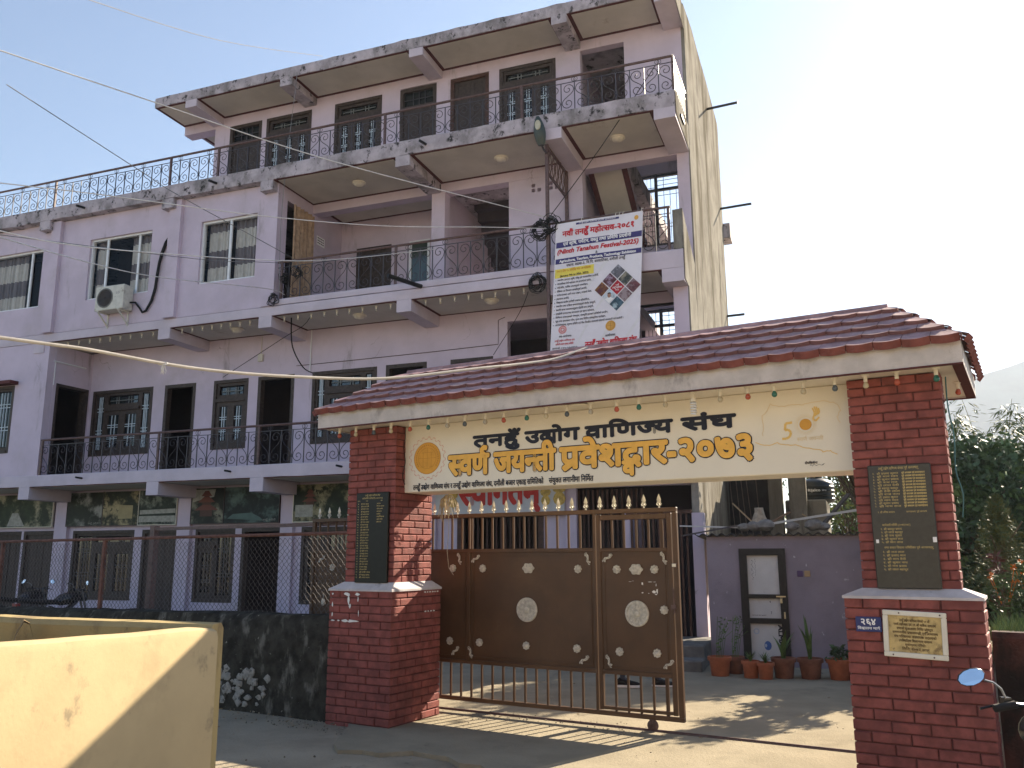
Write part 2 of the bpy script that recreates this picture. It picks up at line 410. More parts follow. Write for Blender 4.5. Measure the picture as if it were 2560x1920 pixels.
def split(mb, name, m_, sizes=None):
    """link every box of the collector as a part of its own"""
    i = 0; sizes = list(sizes or [6] * (len(mb.f) // 6))
    for k in sizes:
        q = MB(); fs = mb.f[i:i + k]; i += k; ids = sorted({v for f in fs for v in f}); mp = {v: n for n, v in enumerate(ids)}
        q.v = [mb.v[v] for v in ids]; q.f = [tuple(mp[v] for v in f) for f in fs]; q.m = [0] * k; q.build(name, m_, BL)
# masonry
top_holes = [(-11.29, -10.33, 10.13, 12.26), (-10.19, -8.89, 10.75, 12.26), (-8.24, -6.97, 10.75, 12.27), (-6.49, -5.56, 10.13, 12.30), (-5.21, -4.27, 10.13, 12.29), (-4.02, -2.71, 10.75, 12.28), (-2.16, -1.2, 10.13, 12.31)]
wall_y('top_storey_wall', M_wall, -11.6, .0, 10.13, 12.55, 1.32, 1.5, top_holes)
f1_holes = [(-15.0, -13.1, 4.1, 5.74), (-12.74, -11.81, 3.54, 5.74), (-11.28, -10.3, 4.1, 5.74), (-10.03, -9.04, 3.54, 5.74), (-8.56, -6.91, 4.1, 5.74), (-6.69, -5.70, 3.54, 5.75), (-5.14, -4.17, 4.1, 5.74), (-3.85, -2.89, 3.54, 6.45), (-2.1, -.22, 3.54, 6.5)]
wall_y('first_floor_wall', M_wall, -15.12, .0, 3.54, 6.74, 1.32, 1.5, f1_holes)
gf_holes = [(-18.0, -16.95, 0, 2.3), (-16.88, -15.77, 0, 2.3), (-15.25, -13.33, .66, 2.29), (-13.1, -12.0, 0, 2.29), (-11.54, -10.43, .65, 2.29), (-10.26, -9.17, 0, 2.29), (-8.68, -7.4, .65, 2.29), (-7.1, -6.1, 0, 2.29), (-4.95, -3.1, 0, 2.58), (-2.55, -.02, 0, 2.95)]
wall_y('ground_floor_wall', M_wall, -20, .0, -.05, 3.27, 1.32, 1.5, gf_holes)
wall_y('wing_wall', M_wall, -20, -8.74, 6.955, 9.79, .0, .2, [(-10.82, -9.28, 7.68, 9.17), (-14.13, -12.24, 7.67, 9.19), (-17.6, -15.64, 7.67, 9.17)])
wall_y('left_block_wall', M_wall, -20, -15.12, 3.53, 6.74, .012, .2, [(-17.4, -16.12, 4.1, 5.75)])
for a, b in ((-15.33, -15.03), (-11.68, -11.35), (-9.05, -8.735)):   # pilasters on the wing and corner strips
    mb = MB(); mb.box(a, b, -.10 if b < -9 else -.03, .0, 6.96, 9.78); mb.build('pilaster', M_wall, BL)
mb = MB()   # walls that run back from the facade
mb.box(-8.90, -8.735, .2, .32, 7.1, 9.79); mb.box(-8.90, -8.735, 1.32, 2.62, 7.1, 9.79); mb.box(-8.90, -8.735, .32, 1.32, 9.5, 9.79)      # wing return with the curtained doorway
mb.box(-15.28, -15.11, .2, .30, 3.5, 6.7); mb.box(-15.28, -15.11, 1.25, 1.32, 3.5, 6.7); mb.box(-15.28, -15.11, .30, 1.25, 5.74, 6.7)
mb.box(-11.75, -11.6, 1.32, 6.9, 10.13, 12.55)
mb.box(-5.63, -5.45, 1.5, 6.9, 7.1, 9.79); mb.box(-2.46, -2.30, 1.5, 4.2, 7.1, 9.79); mb.box(-2.46, -2.30, 1.5, 4.2, 3.54, 6.74); mb.box(-2.46, -2.3, 1.5, 6.9, 10.13, 12.55)
split(mb, 'cross_wall', M_wall)
mb = MB()
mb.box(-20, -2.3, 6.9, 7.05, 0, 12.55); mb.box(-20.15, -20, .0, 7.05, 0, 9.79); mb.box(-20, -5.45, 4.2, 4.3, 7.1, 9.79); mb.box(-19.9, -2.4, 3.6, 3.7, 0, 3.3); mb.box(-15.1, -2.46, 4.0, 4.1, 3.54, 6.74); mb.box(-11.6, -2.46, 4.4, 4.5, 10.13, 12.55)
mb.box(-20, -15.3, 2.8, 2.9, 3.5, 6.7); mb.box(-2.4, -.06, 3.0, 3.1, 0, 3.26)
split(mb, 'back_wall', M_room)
wall_y('alcove_wall', M_wall, -8.735, -5.63, 7.1, 9.79, 2.6, 2.75, [(-8.29, -7.33, 7.1, 9.07), (-6.84, -6.30, 7.1, 9.07)])
wall_y('vent_wall', M_wall, -3.81, -2.46, 7.1, 9.57, 1.33, 1.48, [(-3.29 + .13 * i, -3.21 + .13 * i, 9.24 + .11 * j, 9.32 + .11 * j) for i in (0, 1, 3, 4) for j in (0, 1) if (i + j) % 3 < 2 or i > 2])
# columns at the balcony wall line
mb = MB()
for a, b, z0, z1 in ((-5.63, -5.31, 7.1, 9.57), (-2.46, -2.16, 7.1, 9.57), (-.19, .045, 7.1, 9.57)): mb.box(a, b, 1.30, 1.56, z0, z1)
mb.box(-.22, .045, .36, .62, 3.54, 6.5); mb.box(-.22, .045, 1.3, 1.56, 3.54, 6.5)
for a, b in ((-15.77, -15.37), (-12.0, -11.63), (-9.17, -8.85), (-5.75, -5.4), (-2.62, -2.4)): mb.box(a, b, 1.22, 1.33, -.05, 2.985)
split(mb, 'column', M_wall)
mb = MB(); mb.box(-8.735, .045, 1.318, 1.58, 9.565, 9.79); mb.box(-4.1, .04, 1.318, 1.55, 6.5, 6.735); split(mb, 'lintel_beam', M_wall)
# sunlit end wall
e = MB(); n = 14; rs = []
for i in range(n + 1):
    y = .30 + (6.85 - .30) * i / n
    rs.append((y,))
e.rings([[(.062, y, zb), (.075 + .006 * mnoise.noise(Vector((y, 0, 1))), y, 6), (.07, y, zt), (-.06, y, zt), (-.06, y, zb)]
         for y, zb, zt in [(.40, 0, 6.50)] + [(.41 + 0.91 * i / 3, 0, 6.50) for i in range(0, 1)] + [(1.32, 0, 6.50)]], True, True)
e.rings([[(.062, y, 0), (.075, y, 6), (.07, y, zt), (-.06, y, zt), (-.06, y, 0)] for y, zt in ((1.325, 12.9), (2.5, 13.03 + .02), (3.5, 13.0), (4.6, 13.02), (5.7, 12.96), (6.85, 12.9))], True, True)
e.build('end_wall', M_cream_conc, BL)
mb = MB(); mb.poly([(.066, .0, 6.53), (.066, 1.33, 6.4), (.066, 1.33, 7.2), (.066, .0, 7.86)]); mb.poly([(-.12, .0, 7.1), (-.12, 1.3, 7.1), (-.12, 1.3, 7.2), (-.12, .0, 7.85)]); mb.poly([(-.12, .0, 7.85), (-.12, 1.3, 7.2), (.066, 1.3, 7.2), (.066, .0, 7.86)]); mb.poly([(-.12, -.004, 7.1), (.066, -.004, 7.1), (.066, -.004, 7.86), (-.12, -.004, 7.85)])
mb.poly([(.066, -.2, 9.66), (.066, 1.33, 9.6), (.066, 1.33, 10.14), (.066, -.2, 10.14)]); mb.poly([(.066, .3, 12.36), (.066, 1.33, 12.3), (.066, 1.33, 12.83), (.066, .3, 12.83)])
split(mb, 'balcony_end', M_cream_conc, (4, 1, 1))
mb = MB()   # rear balcony stubs seen past the end wall
for z in (7.0, 10.0): mb.box(-.05, .24, 6.86, 7.4, z - .28, z + .12)
split(mb, 'rear_balcony', M_mould)

# floor slabs, roof and downstand beams
rough_band('roof_slab', M_mould, -12.78, .05, .30, 7.0, 12.55, 12.82, .02, seed=1)
rough_band('third_floor_slab', M_mould, -20, -1.32, -.20, 7.0, 9.79, 10.13, .02, seed=2)
rough_band('third_floor_slab', M_mould, -1.32, .05, -.20, 1.62, 9.79, 10.135, .014, seed=3)
rough_band('second_floor_slab', M_band, -20, -1.32, -.004, 6.9, 6.74, 6.955, .005, seed=4)
rough_band('second_floor_slab', M_band, -8.74, -1.32, -.006, 1.6, 6.957, 7.10, .006, seed=5)
rough_band('second_floor_slab', M_band, -1.32, .05, -.006, 1.62, 6.74, 7.10, .012, seed=6)
rough_band('first_floor_slab', M_band, -20, .04, -.002, 6.9, 3.27, 3.54, .005, seed=7)
BU = (-15.45, -11.66, -8.93, -5.58, -2.31, -.15)
for i, u in enumerate(BU):
    hw = .165 if u < -1 else .2
    u1 = min(u + hw, .05)
    if u > -13:
        mb = MB(); mb.box(u - hw, u1, .295, 1.325, 12.36, 12.551); mb.build('beam', M_band if i % 2 else M_mould, BL)
    mb = MB(); mb.box(u - hw, u1, -.205, 1.325 if u > -9 else .02, 9.58 if u > -1 else 9.56, 9.791); mb.build('beam', M_mould if u < -5 else M_band, BL)
    mb = MB(); mb.box(u - hw, u1, -.01, 1.325, 6.49, 6.741); mb.build('beam', M_band, BL)
    mb = MB(); mb.box(u - hw, u1, -.008, 1.325, 2.985, 3.271); mb.build('beam', M_band, BL)
mb = MB(); mb.box(-12.74, -11.6, 1.33, 1.62, 12.30, 12.551); mb.build('beam', M_wall, BL)
# soffit bays: maroon border, cream field
def soffit(u0, u1, y0, y1, z, trim=True):
    mb = MB(); b = .085
    mb.box(u0, u1, y0, y1, z - .012, z - .001, 0)
    if trim: mb.box(u0 + b, u1 - b, y0 + .05, y1 - b, z - .016, z - .0121, 1)
    mb.build('soffit', [M_maroon, M_soffit] if trim else [M_soffit, M_soffit], BL)
for a, b in zip(BU[:-1], BU[1:]):
    a += .165; b -= .165 if b < -1 else .2
    if a > -13: soffit(a, b, .31, 1.32, 12.55)
    if a > -9: soffit(a, b, -.19, 1.318, 9.79)
    soffit(a, b, .0, 1.32, 6.74); soffit(a, b, .0, 1.32, 3.27)
soffit(-12.76, -11.83, .31, 1.32, 12.55); soffit(-8.72, -5.65, 1.6, 2.59, 9.79); soffit(-12.7, -11.76, 1.65, 6.8, 12.55)
soffit(-20, -15.62, 0.02, 1.32, 3.27)

# joinery
M_grilld = mat('dull_grille', (.16, .17, .17), .5, .15, 30)
def grid(mb, u0, u1, z0, z1, y, us, zs, r=.0085, mi=0):
    for u in us: mb.box(u0 + (u1 - u0) * u - r, u0 + (u1 - u0) * u + r, y - r, y + r, z0, z1, mi)
    for z in zs: mb.box(u0, u1, y - r * .8, y + r * .8, z0 + (z1 - z0) * z - r, z0 + (z1 - z0) * z + r, mi)
def pane_unit(parent, u0, u1, z0, z1, y, us=(.3, .62), zs=(.42, .52), m_=None):
    m_ = m_ or M_grille
    p = MB(); p.box(u0, u1, y + .045, y + .052, z0, z1); p.build('pane', M_glassd, parent)
    q = MB(); grid(q, u0, u1, z0, z1, y + .02, us, zs); q.build('grille', m_, parent)
def sash(mb, u0, u1, z0, z1, y, w_=.085, d=.05):
    mb.box(u0, u0 + w_, y, y + d, z0, z1); mb.box(u1 - w_, u1, y, y + d, z0, z1); mb.box(u0 + w_, u1 - w_, y, y + d, z0, z0 + w_ * 1.3); mb.box(u0 + w_, u1 - w_, y, y + d, z1 - w_, z1)
def casement(u0, u1, z0, z1, y, cols, transom=.42, name='window', m_=M_wood, gm=None):
    """wooden window: list of columns (share, kind), kind f = fixed barred light, s = pair leaf under a transom light"""
    mb = MB(); F_ = .075
    mb.box(u0, u0 + F_, y - .02, y + .09, z0, z1); mb.box(u1 - F_, u1, y - .02, y + .09, z0, z1); mb.box(u0 + F_, u1 - F_, y - .02, y + .09, z1 - F_, z1); mb.box(u0 + F_, u1 - F_, y - .035, y + .09, z0, z0 + F_)
    tot = sum(c[0] for c in cols); u = u0 + F_; W_ = u1 - u0 - 2 * F_; lights = []
    zt = z1 - F_ - transom
    runs = []
    for k, (sh_, kind) in enumerate(cols):
        a = u; b = u + W_ * sh_ / tot; u = b
        if kind == 'f':
            sash(mb, a, b, z0 + F_, z1 - F_, y + .02, .055); lights.append((a + .06, b - .06, z0 + F_ + .09, z1 - F_ - .08, (.3, .5, .72), (.30, .36, .72, .78)))
        else:
            sash(mb, a, b, z0 + F_, zt - .03, y + .015, .10); lights.append((a + .1, b - .1, z0 + F_ + .14, zt - .14, (.35, .65), (.26, .32, .62, .69)))
            runs.append((a, b))
    if runs:
        a, b = runs[0][0], runs[-1][1]
        mb.box(a, b, y - .03, y + .09, zt - .03, zt + .05); sash(mb, a, b, zt + .05, z1 - F_, y + .02, .07)
        lights.append((a + .12, b - .12, zt + .13, z1 - F_ - .1, (.25, .33, .7, .8), (.5,)))
    o = mb.build(name, m_, BL)
    for i, (a, b, c, d, us, zs) in enumerate(lights): pane_unit(o, a, b, c, d, y + .012, us, zs, gm or (M_grilld if runs and i == len(lights) - 1 else None))
    return o
def doorway(u0, u1, z0, z1, y, leaf=None, transom=0, m_=M_wood):
    mb = MB(); F_ = .085
    mb.box(u0, u0 + F_, y - .015, y + .13, z0, z1); mb.box(u1 - F_, u1, y - .015, y + .13, z0, z1); mb.box(u0 + F_, u1 - F_, y - .015, y + .13, z1 - F_, z1)
    zt = z1 - F_ - transom
    if transom: mb.box(u0 + F_, u1 - F_, y - .015, y + .12, zt - .06, zt)
    o = mb.build('door', m_, BL)
    if transom: pane_unit(o, u0 + F_, u1 - F_, zt, z1 - F_, y + .02, (.3, .5, .7), (.5,), M_bars)
    zl = zt - .06 if transom else z1 - F_
    if leaf == 'closed':
        q = MB(); mid = (u0 + u1) / 2
        for a, b in ((u0 + F_, mid - .004), (mid + .004, u1 - F_)):
            sash(q, a, b, z0 + .02, zl, y + .03, .09, .04); q.box(a + .09, b - .09, y + .045, y + .06, z0 + .13, zl - .09)
            for k in range(3):
                za = z0 + .2 + k * (zl - z0 - .35) / 3; q.box(a + .12, b - .12, y + .038, y + .05, za, za + (zl - z0 - .35) / 3 - .07)
        q.build('door_panel', M_wood, o)
    elif leaf == 'ajar':
        q = MB(); q.box(u1 - F_ - .045, u1 - F_, y + .12, y + .12 + (u1 - u0) * .8, z0 + .02, zl); q.build('door_panel', mat('grey_green_door', (.08, .10, .10), .6) if u0 < -12 else M_woodred, o)
    return o
W3 = [(.6, 'f'), (1, 's'), (1, 's'), (.6, 'f')]
# top storey
for (a, b, kind) in ((-11.29, -10.33, 'd'), (-10.19, -8.89, 'w'), (-8.24, -6.97, 'w'), (-6.49, -5.56, 'd'), (-5.21, -4.27, 'o'), (-4.02, -2.71, 'w')):
    zt = 12.27
    if kind == 'w': casement(a, b, 10.75, zt, 1.33, [(1, 's'), (1, 's'), (1, 's')], .38)
    elif kind == 'd': doorway(a, b, 10.13, zt, 1.33, 'closed', .36)
    else: doorway(a, b, 10.13, zt, 1.33, 'closed', 0, M_woodred)
# first floor
casement(-15.0, -13.1, 4.1, 5.74, 1.33, W3); casement(-11.28, -10.3, 4.1, 5.74, 1.33, [(1, 's'), (1, 's')]); casement(-8.56, -6.91, 4.1, 5.74, 1.33, W3); casement(-5.14, -4.17, 4.1, 5.74, 1.33, [(1, 's'), (1, 's')])
doorway(-12.74, -11.81, 3.54, 5.74, 1.33, 'ajar'); doorway(-10.03, -9.04, 3.54, 5.74, 1.33, 'ajar'); doorway(-6.69, -5.70, 3.54, 5.75, 1.33)
mb = MB(); mb.box(-15.32, -15.10, .29, .36, 3.54, 5.78); mb.box(-15.32, -15.10, 1.19, 1.26, 3.54, 5.78); mb.box(-15.32, -15.10, .36, 1.19, 5.71, 5.78); mb.build('door', M_wood, BL)
casement(-17.4, -16.12, 4.1, 5.75, .03, [(1, 'f'), (1, 'f')], name='window'); mb = MB(); mb.box(-17.5, -16.02, -.22, .05, 5.76, 5.84); mb.build('window_hood', M_maroon, BL)
# second floor alcove
doorway(-8.29, -7.33, 7.1, 9.07, 2.6, 'closed', 0)
mb = MB(); sash(mb, -6.84, -6.30, 7.1, 9.07, 2.585, .06, .06); o = mb.build('door', M_white, BL); q = MB(); q.box(-6.78, -6.36, 2.61, 2.625, 7.16, 9.0); q.build('door_panel', mat('tinted_glass', (.04, .06, .05), .1, .1, 3, spec=.6), o)
# white sliding windows of the wing, curtains hang inside
M_steelblue = 0
def slider(u0, u1, z0, z1, mull, parts):
    y = .06; mb = MB(); f = .045
    mb.box(u0, u0 + f, y, y + .09, z0, z1); mb.box(u1 - f, u1, y, y + .09, z0, z1); mb.box(u0 + f, u1 - f, y, y + .09, z1 - f, z1); mb.box(u0 + f, u1 - f, y, y + .09, z0, z0 + f)
    for i, x in enumerate(mull): mb.box(x - .028, x + .028, y + .005 + .03 * (i % 2), y + .04 + .03 * (i % 2), z0 + f, z1 - f)
    o = mb.build('window', M_white, BL)
    p = MB(); p.poly([(u0 + f, y + .05, z0 + f), (u1 - f, y + .05, z0 + f), (u1 - f, y + .05, z1 - f), (u0 + f, y + .05, z1 - f)]); p.build('pane', M_glass, o)
    c = MB()   # pleated curtains in pale and grey bands
    for a, b in parts:
        n = int((b - a) / .02)
        for (za, zb, mi) in ((z0 + .02, z0 + .42, 0), (z0 + .42, z0 + .82, 1), (z0 + .82, z1 - .22, 0), (z1 - .22, z1 - .02, 1)):
            rs = []
            for k in range(n + 1):
                x = a + (b - a) * k / n; yy = y + .16 + .035 * math.sin(k * .9) + .012 * math.sin(k * 2.3)
                rs.append([(x, yy, za), (x, yy, zb)])
            c.rings(rs, False, False, mi, close=False)
    if parts: c.build('curtain', [M_curtw, M_curtg], o)
    mb = MB(); mb.box(u0, u1, .9, .95, z0 - .1, z1 + .1); mb.build('shade_sheet', M_dark, o)  # dark sheet put in for the shade inside the room
slider(-10.82, -9.28, 7.68, 9.17, [-10.04], [(-10.74, -10.08), (-10.0, -9.34)])
slider(-14.13, -12.24, 7.67, 9.19, [-13.63, -12.69], [(-14.08, -13.7), (-13.0, -12.3)])
slider(-17.6, -15.64, 7.67, 9.17, [-16.07], [(-17.4, -16.3), (-15.8, -15.68)])
# curtain in the wing's side doorway
c = MB(); rs = []
for k in range(41):
    y = .45 + .78 * k / 40; x = -8.66 + .03 * math.sin(k * .8) + .012 * math.sin(k * 1.9); rs.append([(x, y, 7.12), (x + .02, y, 8.4), (x + .01, y, 9.45)])
c.rings(rs, False, False, close=False); c.build('door_curtain', M_curtb, BL, True)
mb = MB(); mb.box(-8.728, -8.722, 1.5, 1.83, 8.88, 9.1, 0)
for k in range(3):
    for j in range(4): mb.box(-8.721, -8.719, 1.53 + j * .07, 1.58 + j * .07, 8.92 + k * .06, 8.945 + k * .06, 1)
mb.build('door_notice', [M_paper, M_ink], BL)
# ground floor joinery
for a, b, z0, kind in ((-18, -16.95, 0, 'd'), (-16.88, -15.77, 0, 'd'), (-15.25, -13.33, .66, 'w'), (-13.1, -12.0, 0, 'd'), (-11.54, -10.43, .65, 'w'), (-10.26, -9.17, 0, 'o'), (-8.68, -7.4, .65, 'w'), (-7.1, -6.1, 0, 'd')):
    if kind == 'w': casement(a, b, z0, 2.29, 1.34, [(1, 'f'), (1.1, 's'), (1.1, 's')] if b - a > 1.5 else [(1, 's'), (1, 'f')], .34, gm=M_bars)
    elif kind == 'd': doorway(a, b, z0, 2.29, 1.34, 'closed')
    else: doorway(a, b, z0, 2.29, 1.34, 'ajar')
mb = MB(); mb.box(-4.95, -4.86, 1.30, 1.45, 0, 2.58); mb.box(-3.19, -3.1, 1.30, 1.45, 0, 2.58); mb.box(-4.86, -3.19, 1.30, 1.45, 2.48, 2.58)
for k in range(17): mb.box(-4.84 + k * .1, -4.81 + k * .1, 1.38, 1.40, 0, 2.48)
mb.build('door', M_woodred, BL)
mb = MB()
for k in range(26): mb.box(-2.5 + k * .095, -2.465 + k * .095, .02, .05, .2, 2.36) if k > 14 else mb.box(-2.5 + k * .095, -2.465 + k * .095, 1.36, 1.39, 0, 2.9)
mb.box(-1.15, -.02, .0, .07, 2.36, 2.42); mb.box(-1.15, -.02, .0, .07, .16, .2)
mb.build('folding_grille', M_woodred, BL)
mb = MB(); mb.box(-1.2, .16, .1, 1.32, -.02, .20); mb.box(-1.2, -1.1, .1, 1.3, .2, 2.4); split(mb, 'porch', M_wall)
mb = MB(); mb.box(-.02, .17, .05, .32, .2, 2.37); mb.build('porch_pier', M_wall, BL)

mb = MB(); mb.tube([(-8.62, 1.30, 6.72), (-8.625, 1.30, 5.76)], .014, 6); mb.build('conduit', M_white, BL)
mb = MB(); mb.tube([(-9.98, 1.31, 6.72), (-9.98, 1.31, 6.28)], .009, 5); mb.cbox(-10.05, -9.91, 1.27, 1.319, 6.10, 6.28, .01); mb.build('meter_box', M_soffit, BL)
mb = MB(); mb.tube([(-15.095, .16, 6.30), (-15.095, 1.1, 6.30)], .02, 8); mb.tube([(-15.095, .2, 6.28), (-15.095, .2, 5.72)], .012, 6); mb.build('tube_light', M_white, BL)
mb = MB(); mb.tube([(-9.0, 1.308, 5.92), (-7.5, 1.308, 5.93), (-5.6, 1.308, 5.95), (-4.05, 1.308, 5.98), (-4.05, 1.308, 6.5), (-3.9, 1.308, 6.55)], .007, 4); mb.build('surface_wire', MATS['dark_wood'], BL)
# stair flights and the barred openings behind them
def flight(u0, u1, y0, z0, y1, z1, n, lined=True):
    mb = MB(); t = .16
    pts = []
    for i in range(n):
        ya = y0 + (y1 - y0) * i / n; yb = y0 + (y1 - y0) * (i + 1) / n; za = z0 + (z1 - z0) * i / n; zb = z0 + (z1 - z0) * (i + 1) / n
        mb.box(u0, u1, min(ya, yb), max(ya, yb), min(za, zb) - .03, max(za, zb))
    o = mb.build('stair_flight', M_wall if lined else M_room, BL)  # unlined flight takes the darkened room colour to read as shade
    if not lined: return
    L_ = math.hypot(y1 - y0, z1 - z0); dz = -abs(z1 - z0) / n - .05
    q = MB(); q.rings([[(a, y0, z0 + dz), (a, y1, z1 + dz), (a, y1, z1 + dz - .03), (a, y0, z0 + dz - .03)] for a in (u0 - .02, u1 + .02)]); q.build('stair_trim', M_maroon, o)
    q = MB(); q.rings([[(a, y0 + .02, z0 + dz - .032), (a, y1, z1 + dz - .032), (a, y1, z1 + dz - .05), (a, y0 + .02, z0 + dz - .05)] for a in (u0 + .1, u1 - .1)]); q.build('stair_soffit', M_soffit, o)
flight(-2.14, -1.34, 1.75, 9.95, 4.1, 8.45, 9)
flight(-2.14, -1.34, 1.75, 6.95, 4.1, 5.35, 9)
flight(-5.2, -3.9, 2.7, 9.9, 4.6, 8.0, 9, False)
mb = MB(); mb.box(-2.3, 0, 3.3, 4.2, 8.25, 8.42); mb.box(-2.3, 0, 3.3, 4.2, 5.15, 5.32); split(mb, 'stair_landing', M_wall)
wall_y('stair_wall', M_wall, -2.3, .0, 3.54, 12.55, 4.2, 4.35, [(-1.62, -.12, 8.75, 10.55), (-1.62, -.12, 5.7, 7.22)])
for z0, z1 in ((8.75, 10.55), (5.7, 7.22)):
    mb = MB(); y = 4.25
    for x in (-1.62, -1.2, -.16): mb.box(x, x + .07, y - .03, y + .04, z0, z1)
    for z in (z0, z1 - .07, z1 - .42): mb.box(-1.55, -.16, y - .028, y + .038, z, z + .06) if z < z1 - .4 or z > z1 - .1 else mb.box(-1.13, -.16, y - .028, y + .038, z, z + .06)
    o = mb.build('stair_window', M_bars, BL)
    q = MB(); grid(q, -1.55, -1.2, z0 + .06, z1 - .07, y, (.25, .5, .75), (.2, .28, .6, .85), .006); grid(q, -1.13, -.16, z0 + .06, z1 - .4, y, (.15, .3, .45, .6, .75, .9), (.3, .36, .9), .006); grid(q, -1.13, -.16, z1 - .36, z1 - .07, y, (.15, .5, .6, .9), (.3, .7), .006); q.build('grille', M_bars, o)

# railings with wrought S-scrolls
def scroll(mb, u, z0, w_, h, y, flip):
    ru = w_ * .47; rl = w_ * .47; pts = []
    for k in range(15):
        a = math.radians(-270 + 450 * k / 14); r = .022 + (ru - .022) * (k / 14) ** 1.1; pts.append((w_ / 2 + r * math.cos(a), h - ru - .005 + r * math.sin(a)))
    x0, y0 = pts[-1]; x1, y1 = w_ / 2 + rl, rl + .005
    for k in range(1, 6):
        t = k / 6; b0, b1, b2, b3 = (1 - t) ** 3, 3 * t * (1 - t) ** 2, 3 * t * t * (1 - t), t ** 3; dy = (y0 - y1) * .45
        pts.append((b0 * x0 + b1 * x0 + b2 * x1 + b3 * x1, b0 * y0 + b1 * (y0 - dy) + b2 * (y1 + dy) + b3 * y1))
    for k in range(15):
        a = math.radians(0 - 450 * k / 14); r = rl - (rl - .022) * (k / 14) ** .9; pts.append((w_ / 2 + r * math.cos(a), rl + .005 + r * math.sin(a)))
    P = [(u + (w_ - x if flip else x), y, z0 + z_) for x, z_ in pts]
    mb.tube(P, .0085, 4)
def railing(u0, u1, y, z0, ztop, posts, name='balcony_railing'):
    o = MB(); o.tube([(u0, y, ztop - .02), (u1, y, ztop - .02)], .026, 8)
    root = o.build(name, M_steel, BL)
    zm = ztop - .15
    for x in posts:
        q = MB(); q.box(x - .024, x + .024, y - .02, y + .02, z0 - .01, ztop - .03); q.build('post', M_steel, root)
    spans = [u0] + [x for x in posts if u0 + .1 < x < u1 - .1] + [u1]
    for a, b in zip(spans, spans[1:]):
        q = MB(); n = max(1, round((b - a) / .275)); w_ = (b - a) / n
        q.box(a, b, y - .006, y + .006, zm, zm + .014)
        for i in range(n):
            u = a + i * w_
            if i: q.box(u - .0085, u + .0085, y - .0085, y + .0085, z0 - .01, zm)
            scroll(q, u + .009, z0 + .02, w_ - .018, zm - z0 - .03, y, i % 2)
            if i and i % 3 == 1 and ztop - zm > .1:
                for dx in (-.022, .022): q.tube([(u + dx + .038 * math.cos(t * math.pi / 6), y, (zm + ztop - .02) / 2 + .042 * math.sin(t * math.pi / 6)) for t in range(13)], .006, 4, caps=False)
        q.build('scrollwork', M_bars, root)
    return root
railing(-20, .03, -.15, 10.135, 10.86, [-18.4, -15.27, -11.7, -10.33, -6.04, -2.97, .03])
railing(-8.70, -2.47, .05, 7.10, 7.96, [-8.6, -5.82, -2.5])
railing(-2.47, -.16, .05, 7.10, 7.96, [-.2])
railing(-15.08, .02, .03, 3.54, 4.38, [-15.05, -11.61, -8.95, -5.6, -2.3])
mb = MB(); mb.bar((.03, -.15, 10.84), (.03, 1.3, 10.84), .04)
root = mb.build('side_railing', M_steel, BL); q = MB()
for k in range(1, 11): q.box(.02, .04, -.15 + k * .13, -.13 + k * .13, 10.14, 10.82)
q.box(.022, .038, -.14, 1.3, 10.68, 10.7); q.build('balusters', M_steel, root)

# rain spouts that stick out of the slabs, and stubs of reinforcing pipe on the end wall
def spout(p0, p1, r=.03): mb = MB(); mb.tube([p0, p1], r, 10); return mb.build('rain_spout', M_black, BL)
for u in (-14.2, -10.3, -5.05): spout((u, -.18, 9.95), (u - .03, -.42, 9.93))
spout((-5.2, .0, 6.98), (-5.55, -.75, 7.02), .045)
for u in (-13.7, -9.6, -6.9): spout((u, .0, 3.42), (u - .03, -.16, 3.43), .022)
for y, z, l in ((4.6, 12.2, .75), (6.4, 10.35, .8), (6.6, 7.55, .45)): spout((.06, y, z), (.06 + l, y - .1, z - .02), .03)
mb = MB(); mb.box(.07, .10, .25, .62, 9.80, 9.86); mb.build('steel_bracket', M_black, BL)
